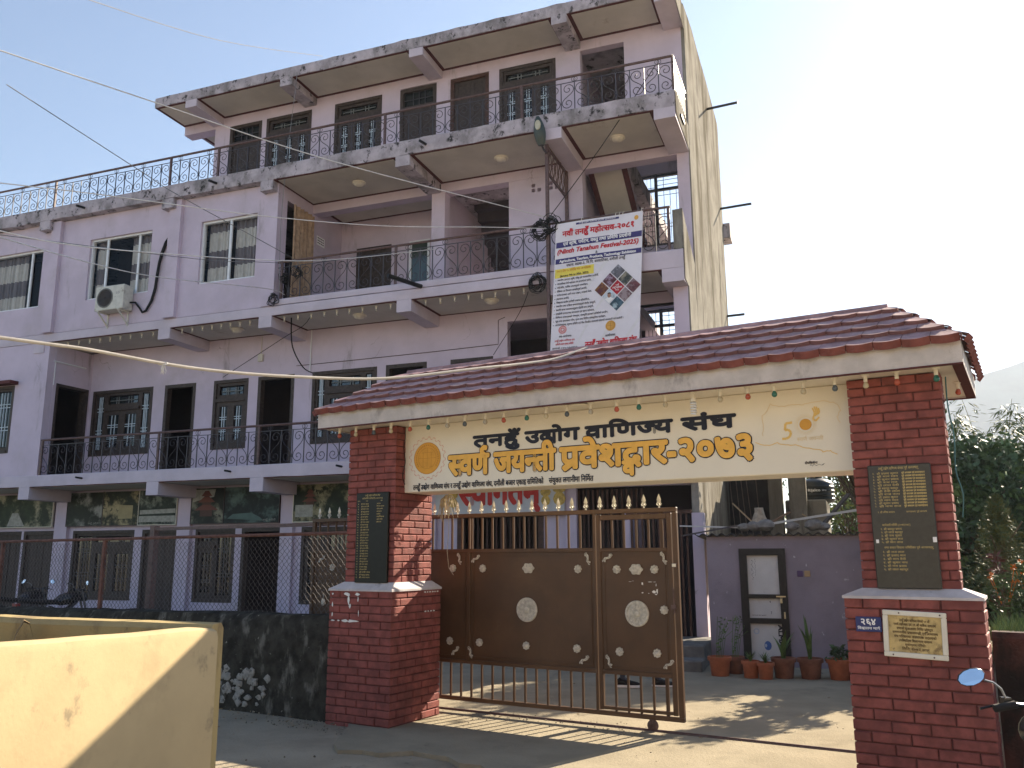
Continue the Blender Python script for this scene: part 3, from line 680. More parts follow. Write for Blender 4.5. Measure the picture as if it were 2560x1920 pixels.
# ------------------------------------------------------------------ gateway: two brick pillars, sign beam, tiled hip roof (local x along the gate, y away from the camera)
GT = thing('gateway', 'brick gateway with cream sign beam and red tiled hip roof', 'gateway', G0, GA)
def brick_block(name, x0, x1, y0, y1, z0, z1, rows, bl=.235, seed=1, parent=GT):
    """painted brickwork: every brick its own slightly uneven block in front of a dark mortar core"""
    r_ = random.Random(seed); mb = MB(); c = .012
    mb.box(x0 + c, x1 - c, y0 + c, y1 - c, z0, z1, 1)
    h = (z1 - z0) / rows; j = .009
    def brick(face, a, b, za, zb, ea, eb):
        d = r_.uniform(-.003, .004); q = r_.uniform(-.0025, .0025); q2 = r_.uniform(-.0025, .0025); b0 = .006
        def P(s, z, o):
            if face == 0: return (s, y0 - o, z)
            if face == 1: return (x1 + o, s, z)
            if face == 2: return (x1 + x0 - s, y1 + o, z)
            return (x0 - o, y1 + y0 - s, z)
        base = [P(a, za, -c - .002), P(b, za, -c - .002), P(b, zb, -c - .002), P(a, zb, -c - .002)]
        mid = [P(a + (0 if ea else 0), za + q, -.006), P(b, za + q2, -.006), P(b, zb + q2, -.006), P(a, zb + q, -.006)]
        ia = .0005 if ea else b0; ib = .0005 if eb else b0
        frt = [P(a + ia, za + q + b0, d), P(b - ib, za + q2 + b0, d), P(b - ib, zb + q2 - b0, d), P(a + ia, zb + q - b0, d)]
        mb.rings([base, mid, frt], False, True, 0)
    for i in range(rows):
        za = z0 + i * h + j / 2; zb = z0 + (i + 1) * h - j / 2
        for face in range(4):
            s0, s1 = (x0, x1) if face in (0, 2) else (y0, y1)
            off = (bl * .5 if (i + face) % 2 else bl) + r_.uniform(-.02, .02); s = s0; first = True
            e = s0 + off
            while s < s1 - .001:
                b = min(e, s1)
                if s1 - b < .05: b = s1
                brick(face, s + (0 if first else j / 2), b - (0 if b >= s1 else j / 2), za, zb, first, b >= s1)
                first = False; s = b; e = b + bl * r_.uniform(.93, 1.07)
    return mb.build(name, [M_brick, M_mortar], parent)
def pillar(x0, x1, sx0, sx1, zc, zs, seed, yb):
    b = brick_block('brick_pillar', x0, x1, -1.178, yb, -.06, zc, 18, .265, seed)
    brick_block('pillar_shaft', sx0, sx1, -1.10, yb - .12, zs, 3.04, 23, .25, seed + 5, b)
    m = MB(); e = .012
    m.rings([[(x0 - e, -1.19, zc - .008), (x1 + e, -1.19, zc - .008), (x1 + e, yb + .01, zc - .008), (x0 - e, yb + .01, zc - .008)],
             [(x0 - e, -1.19, zc + .012), (x1 + e, -1.19, zc + .012), (x1 + e, yb + .01, zc + .012), (x0 - e, yb + .01, zc + .012)],
             [(sx0 - .006, -1.108, zs + .008), (sx1 + .006, -1.108, zs + .008), (sx1 + .006, yb - .112, zs + .008), (sx0 - .006, yb - .112, zs + .008)]])
    m.build('pillar_cap', M_cap, b)
    return b
pl = pillar(-.575, .255, -.435, .212, 1.33, 1.405, 3, -.33)
pr = pillar(4.615, 5.545, 4.745, 5.413, 1.365, 1.425, 8, -.76)
# flaked white remnants of torn bills on the left base
m = MB(); r_ = random.Random(4)
def flake(x, z, w_, h, y=-1.1835):
    n = 9; pts = [(x + w_ / 2 * math.cos(2 * math.pi * k / n) * r_.uniform(.55, 1.1), y, z + h / 2 * math.sin(2 * math.pi * k / n) * r_.uniform(.55, 1.1)) for k in range(n)]; m.poly(pts)
for x, z, w_, h in ((-.33, 1.29, .10, .04), (-.31, 1.23, .035, .11), (-.29, 1.17, .03, .06), (-.19, 1.29, .07, .04), (-.18, 1.24, .02, .05), (-.53, 1.29, .03, .03), (-.53, 1.18, .02, .06), (-.52, 1.02, .06, .02), (-.35, 1.02, .10, .03), (-.25, 1.02, .17, .035), (-.53, 1.08, .015, .06), (-.44, 1.02, .04, .02), (-.17, 1.10, .012, .07)): flake(x, z, w_, h)
m.build('paper_remnant', mat('torn_paper', (.72, .70, .68), .9, .1, 20), pl)
m = MB(); r_ = random.Random(9)
for i in range(10): m.poly([(.2625, y + .022 * math.cos(2 * math.pi * k / 7) * r_.uniform(.5, 1.2), z + .008 * math.sin(2 * math.pi * k / 7)) for k in range(7) for y, z in [((-.62 + .045 * i if i < 6 else -.66 + .05 * (i - 5)), 1.30 if i < 6 else 1.10)]])
m.build('paper_remnant', MATS['torn_paper'], pl)

# sign beam
sx0, sx1, sy = .205, 4.75, -.945
m = MB(); m.cbox(sx0, sx1, sy, -.50, 2.337, 3.045, .008); sign = m.build('sign_beam', M_sign, GT)
T = MB()
def line(mb, words, ytop, h, bold, y, slope=0, nb=4):
    for txt, a, b in words: letter(mb, txt, a, b, ytop, h, y, bold, 0, slope, nb)
L1 = [('तनहुँ', 1.09, 1.62), ('उद्योग', 1.70, 2.29), ('वाणिज्य', 2.36, 3.22), ('संघ', 3.31, 3.79)]
line(T, L1, 2.872, .105, .011, sy - .004, 0, 6)
line(T, [('तनहुँ उद्योग वाणिज्य संघ र तनहुँ उद्योग वाणिज्य संघ, दमौली बजार एकाइ समितिको', .33, 1.90), ('संयुक्त लगानीमा निर्मित', 1.96, 2.43)], 2.408, .045, .0025, sy - .004)
L2 = [('स्वर्ण जयन्ती', .79, 2.03), ('प्रवेशद्वार', 2.09, 3.16), ('-', 3.165, 3.25), ('२०७३', 3.26, 3.95)]
line(T, L2, 2.685, .19, .0235, sy - .004, 0, 10)
m = T.build('lettering', M_ink, sign)
T = MB(); line(T, L2, 2.685, .19, .0145, sy - .0095, 0, 8); T.build('gold_lettering', M_gold, sign)
# round emblem: gear ring round a gold disc with scales drawn on it
T = MB(); ex, ez = .508, 2.688
def ring(mb, r0, r1, y, n=64, mi=0, teeth=0, cx=None, cz=None, sq=.96):
    cx = ex if cx is None else cx; cz = ez if cz is None else cz
    pa = []
    for k in range(n + 1):
        a = 2 * math.pi * k / n; t = (1.11 if teeth and (k * teeth * 2 // n) % 2 else 1)
        pa.append((math.cos(a), math.sin(a), t))
    for (c0, s0, t0), (c1, s1, t1) in zip(pa, pa[1:]):
        mb.poly([(cx + r0 * c0 * t0, y, cz + r0 * s0 * t0 * sq), (cx + r0 * c1 * t1, y, cz + r0 * s1 * t1 * sq), (cx + r1 * c1 * t1, y, cz + r1 * s1 * t1 * sq), (cx + r1 * c0 * t0, y, cz + r1 * s0 * t0 * sq)], mi)
ring(T, .208, .214, sy - .004, 128, 1, 20)
T.poly([(ex + .172 * math.cos(2 * math.pi * k / 48), sy - .003, ez + .168 * math.sin(2 * math.pi * k / 48)) for k in range(48)], 0)
ring(T, .168, .173, sy - .0045, 64, 2); ring(T, .112, .116, sy - .0045, 64, 2)
for a, b, c, d in ((-.001, .003, -.11, .11), (-.11, .11, -.002, .002), (-.055, -.05, -.09, .06), (.05, .055, -.09, .06), (-.07, .07, .058, .062), (-.075, -.03, -.092, -.088), (.03, .075, -.092, -.088)): T.poly([(ex + a, sy - .005, ez + c), (ex + b, sy - .005, ez + c), (ex + b, sy - .005, ez + d), (ex + a, sy - .005, ez + d)], 2)
for k in range(26):
    a = math.radians(-215 + k * 250 / 25 + 0); rr = .141; T.poly([(ex + rr * math.cos(-a) + dx, sy - .005, ez + rr * math.sin(-a) * .97 + dz) for dx, dz in ((-.006, -.008), (.006, -.008), (.007, .008), (-.004, .008))], 2)
T.build('emblem', [mat('emblem_gold', (.66, .33, .045), .6, .06, 12), mat('emblem_rose', (.62, .28, .20), .7, .05, 12), mat('emblem_ochre', (.50, .22, .03), .6, .05, 12)], sign)
# faint golden-jubilee mark on the right of the sign: outline of the district, a 50 whose zero is a sun
T = MB(); y = sy - .004
def stroke(mb, pts, hw, mi=0, y_=None):
    for (a, b), (c, d) in zip(pts, pts[1:]):
        L_ = math.hypot(c - a, d - b) or 1; nx_, nz_ = -(d - b) / L_ * hw, (c - a) / L_ * hw
        mb.poly([(a + nx_, y_ or y, b + nz_), (a - nx_, y_ or y, b - nz_), (c - nx_, y_ or y, d - nz_), (c + nx_, y_ or y, d + nz_)], mi)
r_ = random.Random(2); out = []
K = [(4.02, 2.66), (4.03, 2.76), (4.02, 2.84), (4.06, 2.86), (4.10, 2.93), (4.17, 2.90), (4.26, 2.91), (4.36, 2.90), (4.44, 2.92), (4.54, 2.92), (4.63, 2.89), (4.66, 2.83), (4.63, 2.78), (4.65, 2.73)]
K2 = [(3.96, 2.61), (4.05, 2.585), (4.14, 2.60), (4.2, 2.575), (4.29, 2.575), (4.36, 2.545), (4.45, 2.53), (4.5, 2.50), (4.56, 2.51), (4.61, 2.475)]
def jag(K):
    o_ = []
    for (a, b), (c, d) in zip(K, K[1:]):
        for t in range(4): o_.append((a + (c - a) * t / 4 + r_.uniform(-.006, .006), b + (d - b) * t / 4 + r_.uniform(-.006, .006)))
    return o_ + [K[-1]]
stroke(T, jag(K), .0022, 1); stroke(T, jag(K2), .003, 0)
stroke(T, [(4.27, 2.762), (4.215, 2.757), (4.207, 2.70), (4.235, 2.705), (4.255, 2.68), (4.245, 2.645), (4.215, 2.63), (4.18, 2.63)], .010, 0)
ring(T, .066, .069, y, 40, 1, 0, 4.377, 2.737); ring(T, .077, .079, y, 40, 1, 0, 4.377, 2.737); ring(T, .088, .089, y, 40, 1, 0, 4.377, 2.737)
T.poly([(4.377 + .049 * math.cos(2 * math.pi * k / 30), y - .001, 2.737 + .047 * math.sin(2 * math.pi * k / 30)) for k in range(30)], 2)
for k in range(4): stroke(T, [(4.445 + k * .012, 2.79 + k * .008), (4.455 + k * .013, 2.83), (4.44 + k * .016, 2.885 - abs(k - 1.4) * .012)], .006, 0)
stroke(T, [(4.445, 2.80), (4.44, 2.775), (4.46, 2.76), (4.49, 2.79)], .007, 0)
letter(T, 'स्वर्ण जयन्ती', 4.30, 4.51, 2.63, .028, y, 0, 1)
T.build('jubilee_mark', [mat('pale_gold', (.76, .52, .17), .6, .05, 10), mat('faint_gold', (.70, .56, .34), .6, .05, 10), mat('amber', (.58, .30, .05), .6, .05, 10)], sign)
T = MB(); letter(T, 'दीपसिर्जना', 4.35, 4.45, 2.425, .016, y, .0012); stroke(T, [(4.39, 2.392), (4.395, 2.405), (4.41, 2.39), (4.42, 2.404), (4.44, 2.393), (4.46, 2.403), (4.48, 2.394), (4.50, 2.406)], .0012); stroke(T, [(4.487, 2.393), (4.503, 2.407)], .0015); T.build('signature', M_ink, sign)

# eaves: soffit, fascia, tiles
EX0, EX1, EY0, EY1 = -.63, 5.592, -1.40, .26
m = MB(); m.box(EX0 + .03, EX1 - .03, EY0 + .03, EY1 - .03, 3.046, 3.10); m.build('eaves_soffit', M_sign, GT)
m = MB(); t = .05
n = 60
def fas(p0, p1, nrm):
    rs = []
    for i in range(n + 1):
        f = i / n; x = p0[0] + (p1[0] - p0[0]) * f; yy = p0[1] + (p1[1] - p0[1]) * f; e = .003 * mnoise.noise(Vector((x * 3, yy * 3, 0)))
        rs.append([(x, yy, 3.036 + e), (x + nrm[0] * .004, yy + nrm[1] * .004, 3.12), (x, yy, 3.212), (x - nrm[0] * t, yy - nrm[1] * t, 3.212), (x - nrm[0] * t, yy - nrm[1] * t, 3.036 + e)])
    m.rings(rs)
fas((EX0, EY0), (EX1, EY0), (0, -1)); fas((EX1, EY0 + .051), (EX1, EY1 - .051), (1, 0)); fas((EX1, EY1), (EX0, EY1), (0, 1)); fas((EX0, EY1 - .051), (EX0, EY0 + .051), (-1, 0))
m.build('fascia', M_fascia, GT)
m = MB(); m.box(EX0 - .002, EX1 + .002, EY0 - .006, EY0 + .02, 3.024, 3.0355); m.box(EX1 - .075, EX1 - .002, EY0 + .022, EY1, 3.034, 3.0365 + .004); m.box(EX0, EX1, EY1 - .02, EY1 + .003, 3.024, 3.035); m.build('drip_edge', M_maroon, GT)
RY, RZ, RX0, RX1, EZ = -.57, 3.735, -.04, 5.02, 3.215
core = MB()
A, B_, C_, D_ = (EX0 + .01, EY0 + .01, EZ), (EX1 - .01, EY0 + .01, EZ), (EX1 - .01, EY1 - .01, EZ), (EX0 + .01, EY1 - .01, EZ); P_, Q_ = (RX0, RY, RZ - .03), (RX1, RY, RZ - .03)
core.poly([A, B_, Q_, P_]); core.poly([B_, C_, Q_]); core.poly([C_, D_, P_, Q_]); core.poly([D_, A, P_]); core.poly([D_, C_, B_, A])
core.build('roof_core', M_mortar, GT)
ti = MB(); edge = MB(); r_ = random.Random(5)
def slope_tiles(corner0, corner1, top0, top1, rows, tw):
    c0, c1, t0, t1 = map(Vector, (corner0, corner1, top0, top1))
    ax = (c1 - c0).normalized(); mid0 = (c0 + c1) / 2; up = (t0 - c0); up = up - ax * up.dot(ax); S_ = up.length; upn = up.normalized(); nn = ax.cross(upn).normalized()
    if nn.z < 0: nn = -nn
    Lw = (c1 - c0).length; a0 = (t0 - c0).dot(ax); a1 = Lw - (t1 - c0).dot(ax)
    for i in range(rows):
        f0 = i / rows; f1 = min(1, (i + 1) / rows + .05); off = (.5 if i % 2 else 0) * tw
        x = -off - tw
        while x < Lw + tw:
            g = .004; nseg = 6; lo = []; hi = []; d = r_.uniform(-.002, .003); sk = r_.uniform(-.012, .012)
            for k in range(nseg + 1):
                xx = x + g / 2 + (tw - g) * k / nseg; sc = -.030 * math.sin(math.pi * k / nseg) + sk * (k / nseg - .5) * .6 + (-.018 if i == 0 else 0)
                fl = f0 + sc / S_
                l0 = a0 * max(f0, 0); h0 = Lw - a1 * max(f0, 0)
                xl = min(max(xx, l0), h0); xh = min(max(xx + .035 * 0, a0 * f1), Lw - a1 * f1)
                lo.append(c0 + ax * xl + upn * (S_ * fl) + nn * (.046 + d)); hi.append(c0 + ax * xh + upn * (S_ * f1) + nn * .006)
            if (lo[-1] - lo[0]).length > .01:
                lob = [p - nn * (.036 if i else .062) - upn * .004 for p in lo]
                ti.rings([lo, hi], False, False, 0, close=False)
                edge.rings([lob, lo], False, False, 0 if i == 0 else 1, close=False)
            x += tw
slope_tiles((EX0 - .015, EY0 - .02, EZ), (EX1 + .015, EY0 - .02, EZ), (RX0, RY, RZ), (RX1, RY, RZ), 5, .195)
slope_tiles((EX1 + .015, EY0 - .02, EZ), (EX1 + .015, EY1 + .02, EZ), (RX1, RY, RZ), (RX1, RY, RZ), 5, .165)
slope_tiles((EX1 + .015, EY1 + .02, EZ), (EX0 - .015, EY1 + .02, EZ), (RX1, RY, RZ), (RX0, RY, RZ), 5, .165)
slope_tiles((EX0 - .015, EY1 + .02, EZ), (EX0 - .015, EY0 - .02, EZ), (RX0, RY, RZ), (RX0, RY, RZ), 5, .165)
tl = ti.build('roof_tiles', M_tile, GT); edge.build('tile_edges', [M_tileedge, mat('tile_edge_dark', (.18, .085, .082), .8, .2, 9)], tl)
m = MB(); m.tube([(RX0 - .02, RY, RZ - .005), (RX1 + .02, RY, RZ - .005)], .035, 10); m.build('ridge_cap', M_tile, GT)
# recessed round lamp under the eaves
m = MB(); m.lathe([(.0, -.002), (.10, -.004), (.115, -.012), (.11, -.022), (.0, -.03)], (2.43, -1.2, 3.046), 24); m.build('eaves_lamp', M_frame, GT, True)

# ------------------------------------------------------------------ coloured bulbs under the eaves
BM = {}
for nm, c in (('cream', (.46, .40, .28)), ('red', (.40, .085, .05)), ('green', (.025, .14, .11)), ('slate', (.08, .10, .12)), ('clear', (.40, .37, .31))): BM[nm] = mat('bulb_' + nm, c, .25, .1, 30, spec=.5)
def bulb_meshes(col):
    h = MB(); h.lathe([(.030, 0), (.032, -.008), (.022, -.016), (.015, -.018), (.015, -.055), (.013, -.06), (0, -.06)], (0, 0, 0), 12)
    b = MB(); b.lathe([(.0105, -.056), (.011, -.062), (.018, -.072), (.0225, -.085), (.021, -.098), (.012, -.108), (0, -.111)], (0, 0, 0), 14)
    return h, b
BT = {}
def bulb(col, loc, label, group, cat='light bulb', twist=0):
    key = col
    if key not in BT:
        t = thing('light_bulb', label, cat, loc, 0, group); h, b = bulb_meshes(col)
        h.build('lamp_holder', M_frame, t, True); b.build('glass_bulb', BM[col], t, True); BT[key] = t; return t
    return copy_tree(BT[key], None, loc, 0, label, group)
WORD = {'cream': 'cream', 'red': 'red', 'green': 'green', 'slate': 'blue-grey', 'clear': 'clear'}
seq = [(-.453, 'red'), (-.222, 'cream'), (.026, 'slate'), (.256, 'cream'), (.505, 'red'), (.739, 'green'), (.976, 'clear'), (1.185, 'slate'), (1.425, 'clear'), (1.636, 'red'), (1.893, 'green'), (2.102, 'cream'), (2.321, 'slate'), (2.565, 'clear'), (2.82, 'red'), (3.033, 'green'), (3.28, 'cream'), (3.765, 'cream'), (3.997, 'red'), (4.213, 'green'), (4.442, 'cream'), (4.682, 'slate'), (4.91, 'cream'), (5.132, 'red'), (5.401, 'green')]
NEAR = ['left corner of the roof', 'left brick pillar, outer part', 'left brick pillar, middle', 'left brick pillar, inner edge', 'round gear emblem, left', 'round gear emblem, right', 'gap left of the black lettering', 'first black letters', 'end of the first black word', 'start of the second black word', 'middle of the second black word', 'end of the second black word', 'start of the third black word', 'round eaves lamp', 'middle of the third black word', 'end of the third black word', 'gap left of the spiral bulb', 'last black word', 'gap right of the last black word', 'left end of the faint jubilee mark', 'top of the faint jubilee mark', 'right end of the faint jubilee mark', 'right brick pillar, left edge', 'right brick pillar, middle', 'right brick pillar, right edge']
for (s, c), nr in zip(seq, NEAR): bulb(c, gw(s, -1.25, 3.046), f'{WORD[c]} bulb under the eaves above the {nr}', 'bulbs under the gateway eaves')
bulb('clear', gw(-.42, -.75, 3.046), 'clear bulb under the eaves end beside the left pillar', 'bulbs under the gateway eaves'); bulb('red', gw(5.5, -.55, 3.046), 'red bulb under the eaves end beyond the right pillar', 'bulbs under the gateway eaves')
t = thing('spiral_bulb', 'white spiral energy-saving bulb hanging under the gateway eaves', 'light bulb', gw(3.53, -1.25, 3.046), 0)
m = MB(); m.lathe([(.03, 0), (.032, -.01), (.02, -.02), (.017, -.05), (.026, -.06), (.026, -.085), (0, -.085)], (0, 0, 0), 12); m.build('lamp_holder', M_frame, t, True)
m = MB(); m.tube([(.022 * math.cos(k * .5), .022 * math.sin(k * .5), -.085 - .0018 * k) for k in range(62)], .007, 6); m.build('glass_tube', M_white, t, True)

# ------------------------------------------------------------------ plaques on the pillars
t = thing('granite_plaque', 'tall narrow black plaque with gilt names on left brick pillar', 'plaque', G0, GA)
m = MB(); m.cbox(-.283, .152, -1.138, -1.104, 1.408, 2.342, .006); m.build('slab', M_granite, t)
T = MB(); y = -1.1395; r_ = random.Random(3)
letter(T, 'तनहुँ उद्योग वाणिज्य संघ', -.16, .04, 2.318, .016, y); letter(T, 'कार्यसमिति पदाधिकारी (२०७१।०७३)', -.20, .08, 2.287, .014, y)
letter(T, 'क्र.सं.', -.262, -.225, 2.258, .010, y); letter(T, 'नाम', -.15, -.12, 2.258, .010, y); letter(T, 'पद', .05, .075, 2.258, .010, y)
ND = '०१२३४५६७८९'
SYL = ['प्रसाद', 'बहादुर', 'कुमार', 'राज', 'लाल', 'मान', 'देवी', 'नाथ']
for i in range(29):
    z = 2.228 - i * .0272; num = ND[(i + 1) // 10] + ND[(i + 1) % 10] if i >= 9 else ND[i + 1]
    letter(T, num, -.262, -.240, z, .011, y); letter(T, 'श्री ' + SYL[i * 3 % 8] + ' ' + SYL[(i * 5 + 1) % 8], -.215, -.215 + .10 + .02 * r_.random() + (.03 if i > 25 else 0), z, .0115, y)
    if i < 8: letter(T, ('अध्यक्ष', 'निवर्तमान अध्यक्ष', 'वरिष्ठ उपाध्यक्ष', 'उपाध्यक्ष', 'महासचिव', 'सचिव', 'उद्योग सचिव', 'कोषाध्यक्ष')[i], .0, .05 + .05 * ((i * 3) % 4) / 3, z, .0115, y)
T.build('lettering', M_gilt, t)
t = thing('granite_plaque', 'wide black plaque with gilt lists on right brick pillar', 'plaque', G0, GA)
m = MB(); m.cbox(4.852, 5.292, -1.138, -1.104, 1.432, 2.352, .006); m.build('slab', mat('grey_granite', (.018, .019, .018), .32, .3, 30, spec=.5), t)
T = MB()
letter(T, 'तनहुँ उद्योग वाणिज्य संघका पूर्व अध्यक्षहरू', 4.93, 5.21, 2.332, .017, y)
for i in range(12):
    z = 2.292 - i * .0225; letter(T, ND[(i + 1) % 10] + '.', 4.885, 4.90, z, .012, y); letter(T, 'श्री ' + SYL[i * 5 % 8] + ' ' + SYL[(i * 3 + 2) % 8], 4.915, 5.05 + .02 * r_.random(), z, .0125, y); letter(T, 'पूर्व अध्यक्ष एवं सल्लाहकार', 5.09, 5.25, z, .0125, y, .0006)
letter(T, '१. श्री वरिष्ठ सदस्य', 4.90, 5.02, 2.0, .012, y); letter(T, 'सल्लाहकार, पूर्व अध्यक्ष', 5.10, 5.24, 2.0, .011, y)
letter(T, 'कार्यकारी समिति (२०७१/०७३)', 4.925, 5.12, 1.905, .014, y)
for i in range(5): letter(T, ND[i + 1] + '. श्री ' + SYL[(i * 3 + 1) % 8] + ' ' + SYL[i % 8], 4.91, 5.05 + .02 * r_.random(), 1.875 - i * .0245, .013, y)
letter(T, 'नगर बजार विकास समितिका पूर्व अध्यक्षहरू', 4.925, 5.26, 1.738, .014, y)
for i in range(6): letter(T, ND[i + 1] + '. श्री ' + SYL[(i * 5 + 3) % 8] + ' ' + SYL[(i + 4) % 8], 4.91, 5.05 + .03 * r_.random(), 1.705 - i * .0255, .013, y)
T.build('lettering', M_gilt, t)
m = MB(); m.box(4.872, 4.892, -1.1415, -1.139, 1.765, 1.792); m.box(5.262, 5.288, -1.1415, -1.139, 1.768, 1.806); m.build('tape_patch', M_paper, t)
t = thing('framed_plate', 'weathered brass inscription plate in cream frame on right pillar', 'plaque', gw(5.088, -1.186, 1.11), GA); t.rotation_euler = (0, R(2.0), GA)
m = MB(); f = .036; W2, H2 = .212, .165
for a, b, c, d in ((-W2, W2, H2 - f, H2), (-W2, W2, -H2, -H2 + f), (-W2, -W2 + f, -H2 + f, H2 - f), (W2 - f, W2, -H2 + f, H2 - f)): m.cbox(a, b, -.022, .0, c, d, .005)
m.build('frame', M_frame, t)
m = MB(); m.box(-W2 + f, W2 - f, -.008, -.001, -H2 + f, H2 - f); m.build('plate', M_brass, t)
T = MB()
for i, (s, a) in enumerate((('तनहुँ उद्योग वाणिज्य संघको ५० औं', .10), ('स्वर्ण महोत्सव एवं २९ औं वार्षिक साधारण', .14), ('सभाको सुअवसरमा निर्मित प्रवेशद्वार', .12), ('सम्माननीय प्रधानमन्त्री एवं अध्यक्ष', .15), ('संघ परिवारका संस्थापक सदस्यको', .14), ('उपस्थितिमा शिलान्यास सम्पन्न', .11), ('सुसम्पन्न गरियो।', .07), ('मिति २०७३ साल', .09))): letter(T, s, -a, a, .104 - i * .0285, .0155, -.0095, .0006)
T.build('lettering', mat('engraved_ink', (.10, .065, .03), .7), t)
m = MB()
for x, z in ((-.10, .148), (.17, .148), (-.15, -.148), (.12, -.148)): m.lathe([(.006, .0), (.006, .003), (0, .004)], (x, -.022, z), 8, axis='y')
m.build('screw', M_steel, t)
t = thing('number_sign', 'small blue enamel house-number sign beside the framed brass plate', 'sign', G0, GA)
m = MB(); m.cbox(4.688, 4.868, -1.196, -1.184, 1.118, 1.226, .003); m.build('plate', M_blue, t)
T = MB(); letter(T, '२६४', 4.722, 4.832, 1.210, .040, -1.1975, .0022); letter(T, 'विद्यालय मार्ग', 4.70, 4.856, 1.152, .016, -1.1975, .0007); T.build('lettering', M_paper, t)

# ------------------------------------------------------------------ sliding gate
SG = thing('sliding_gate', 'brown steel sliding gate with silver wheels, rosettes and gilt spearheads', 'gate', G0, GA)
ZT, ZP1, ZP0, ZB = 2.145, 1.752, .512, .16
m = MB()
def fr(x0, x1, y0, y1, z0, z1): m.cbox(x0, x1, y0, y1, z0, z1, .004)
fr(-1.98, 2.885, -.024, .024, ZT - .045, ZT); fr(-1.98, 2.885, -.024, .024, .118, ZB)
fr(-1.98, -1.93, -.022, .022, ZB, ZT - .045); fr(2.835, 2.885, -.024, .024, ZB, ZT - .045); fr(1.965, 1.995, -.022, .022, ZB, ZT - .045); fr(2.005, 2.05, -.020, .020, ZB + .012, ZT - .055)
fr(2.775, 2.822, -.02, .02, ZB + .012, ZT - .055); fr(2.05, 2.775, -.02, .02, ZT - .11, ZT - .06); fr(2.05, 2.775, -.02, .02, ZB + .015, ZB + .045)
fr(-1.93, 1.965, -.02, .02, ZP1 - .04, ZP1); fr(-1.93, 1.965, -.02, .02, ZP0, ZP0 + .04); fr(2.05, 2.775, -.02, .02, ZP1 - .04, ZP1 - .002); fr(2.05, 2.775, -.02, .02, ZP0, ZP0 + .04)
fr(.40, .44, -.0235, .018, ZP0 + .04, ZP1 - .04); fr(.41, .43, -.018, .018, ZP1, ZT - .045)
m.build('frame', M_gate, SG)
def dented(mb, x0, x1, z0, z1, y):
    nx_, nz_ = int((x1 - x0) / .09), 14
    def P(i, j):
        x = x0 + (x1 - x0) * i / nx_; z = z0 + (z1 - z0) * j / nz_; k = min(i, nx_ - i, j, nz_ - j); return (x, y + (.006 * mnoise.noise(Vector((x * 2.2, z * 2.2, 4))) if k else 0), z)
    for i in range(nx_):
        for j in range(nz_): mb.poly([P(i, j), P(i + 1, j), P(i + 1, j + 1), P(i, j + 1)])
m = MB(); dented(m, -1.93, .40, ZP0 + .04, ZP1 - .04, -.004); dented(m, .44, 1.965, ZP0 + .04, ZP1 - .04, -.004); m.build('panel', M_gate, SG, True)
m = MB(); dented(m, 2.05, 2.775, ZP0 + .04, ZP1 - .04, -.006); m.build('wicket_panel', M_gate, SG, True)
m = MB()
for (a, b) in ((2.05, 2.775), (-1.93, .40), (.44, 1.965)):   # thin raised bead round each sheet
    for x in (a + .03, b - .042): m.box(x, x + .012, -.013, -.007, ZP0 + .07, ZP1 - .07)
    for z in (ZP0 + .07, ZP1 - .082): m.box(a + .042, b - .042, -.013, -.007, z, z + .012)
m.build('bead', M_gate, SG)
bar_m = MB(); bar_m.cbox(-.011, .011, -.011, .011, 0, ZP0 - ZB + .01, .003); bar_u = MB(); bar_u.cbox(-.011, .011, -.011, .011, 0, ZT - .04 - ZP1, .003)
lo_ = hi_ = None
bx = [.043 + .1362 * k for k in range(-14, 14)]; bx = [x for x in bx if -1.9 < x < 1.95] + [2.178 + .1335 * (k - 1) for k in range(1, 6)] + [2.045 + .0 + .68]
for x in bx:
    if lo_ is None: lo_ = bar_m.build('lower_bar', M_gate, SG, loc=(x, 0, ZB - .004)); hi_ = bar_u.build('upper_bar', M_gate, SG, loc=(x, 0, ZP1 - .003)); continue
    for s_, z in ((lo_, ZB - .004), (hi_, ZP1 - .003)):
        c = s_.copy(); COL.objects.link(c); c.parent = SG; c.location = (x, 0, z)
# cast ornaments
def rosette(mb, r, n=8, y=-.012):
    pts = []
    for k in range(n * 6):
        a = 2 * math.pi * k / (n * 6); rr = r * (.80 + .20 * abs(math.cos(n * a / 2)) ** .6); pts.append((rr * math.cos(a), rr * math.sin(a)))
    mb.rings([[(x * s_, yy, z * s_) for x, z in pts] for s_, yy in ((1, .006), (1, -.004), (.9, -.010), (.62, -.008), (.5, -.016), (.28, -.020))], False, True)
mr_ = MB(); rosette(mr_, .044); ro = None
RPOS = [(.199, 1.539), (.602, 1.539), (1.785, 1.538), (2.225, 1.537), (2.632, 1.539), (2.72, 1.15), (.165, .743), (.561, .744), (1.155, .738), (1.757, .738), (2.233, .733), (2.631, .737), (-1.62, 1.539), (-1.36, 1.539), (-1.62, .743), (-1.2, .743)]
for x, z in RPOS:
    if ro is None: ro = mr_.build('rosette', M_alu, SG, True, loc=(x, -.014, z)); continue
    c = ro.copy(); COL.objects.link(c); c.parent = SG; c.location = (x, -.014, z)
m = MB(); pts = []
for k in range(60):
    a = 2 * math.pi * k / 60; rr = 1 + .09 * math.cos(6 * a); pts.append((.068 * rr * math.cos(a), .053 * rr * math.sin(a)))
m.rings([[(x * s_, yy, z * s_) for x, z in pts] for s_, yy in ((1, .006), (1, -.005), (.82, -.010), (.78, -.006), (.4, -.012))], False, True)
for k in (-1, 0, 1): m.tube([(k * .022 + .008 * math.sin(t), -.013, -.022 + .044 * t / 6) for t in range(7)], .004, 5)
md = m.build('medallion', M_alu, SG, True, loc=(1.187, -.014, 1.543)); c = md.copy(); COL.objects.link(c); c.parent = SG; c.location = (2.437, -.014, 1.538)
m = MB(); n = 48
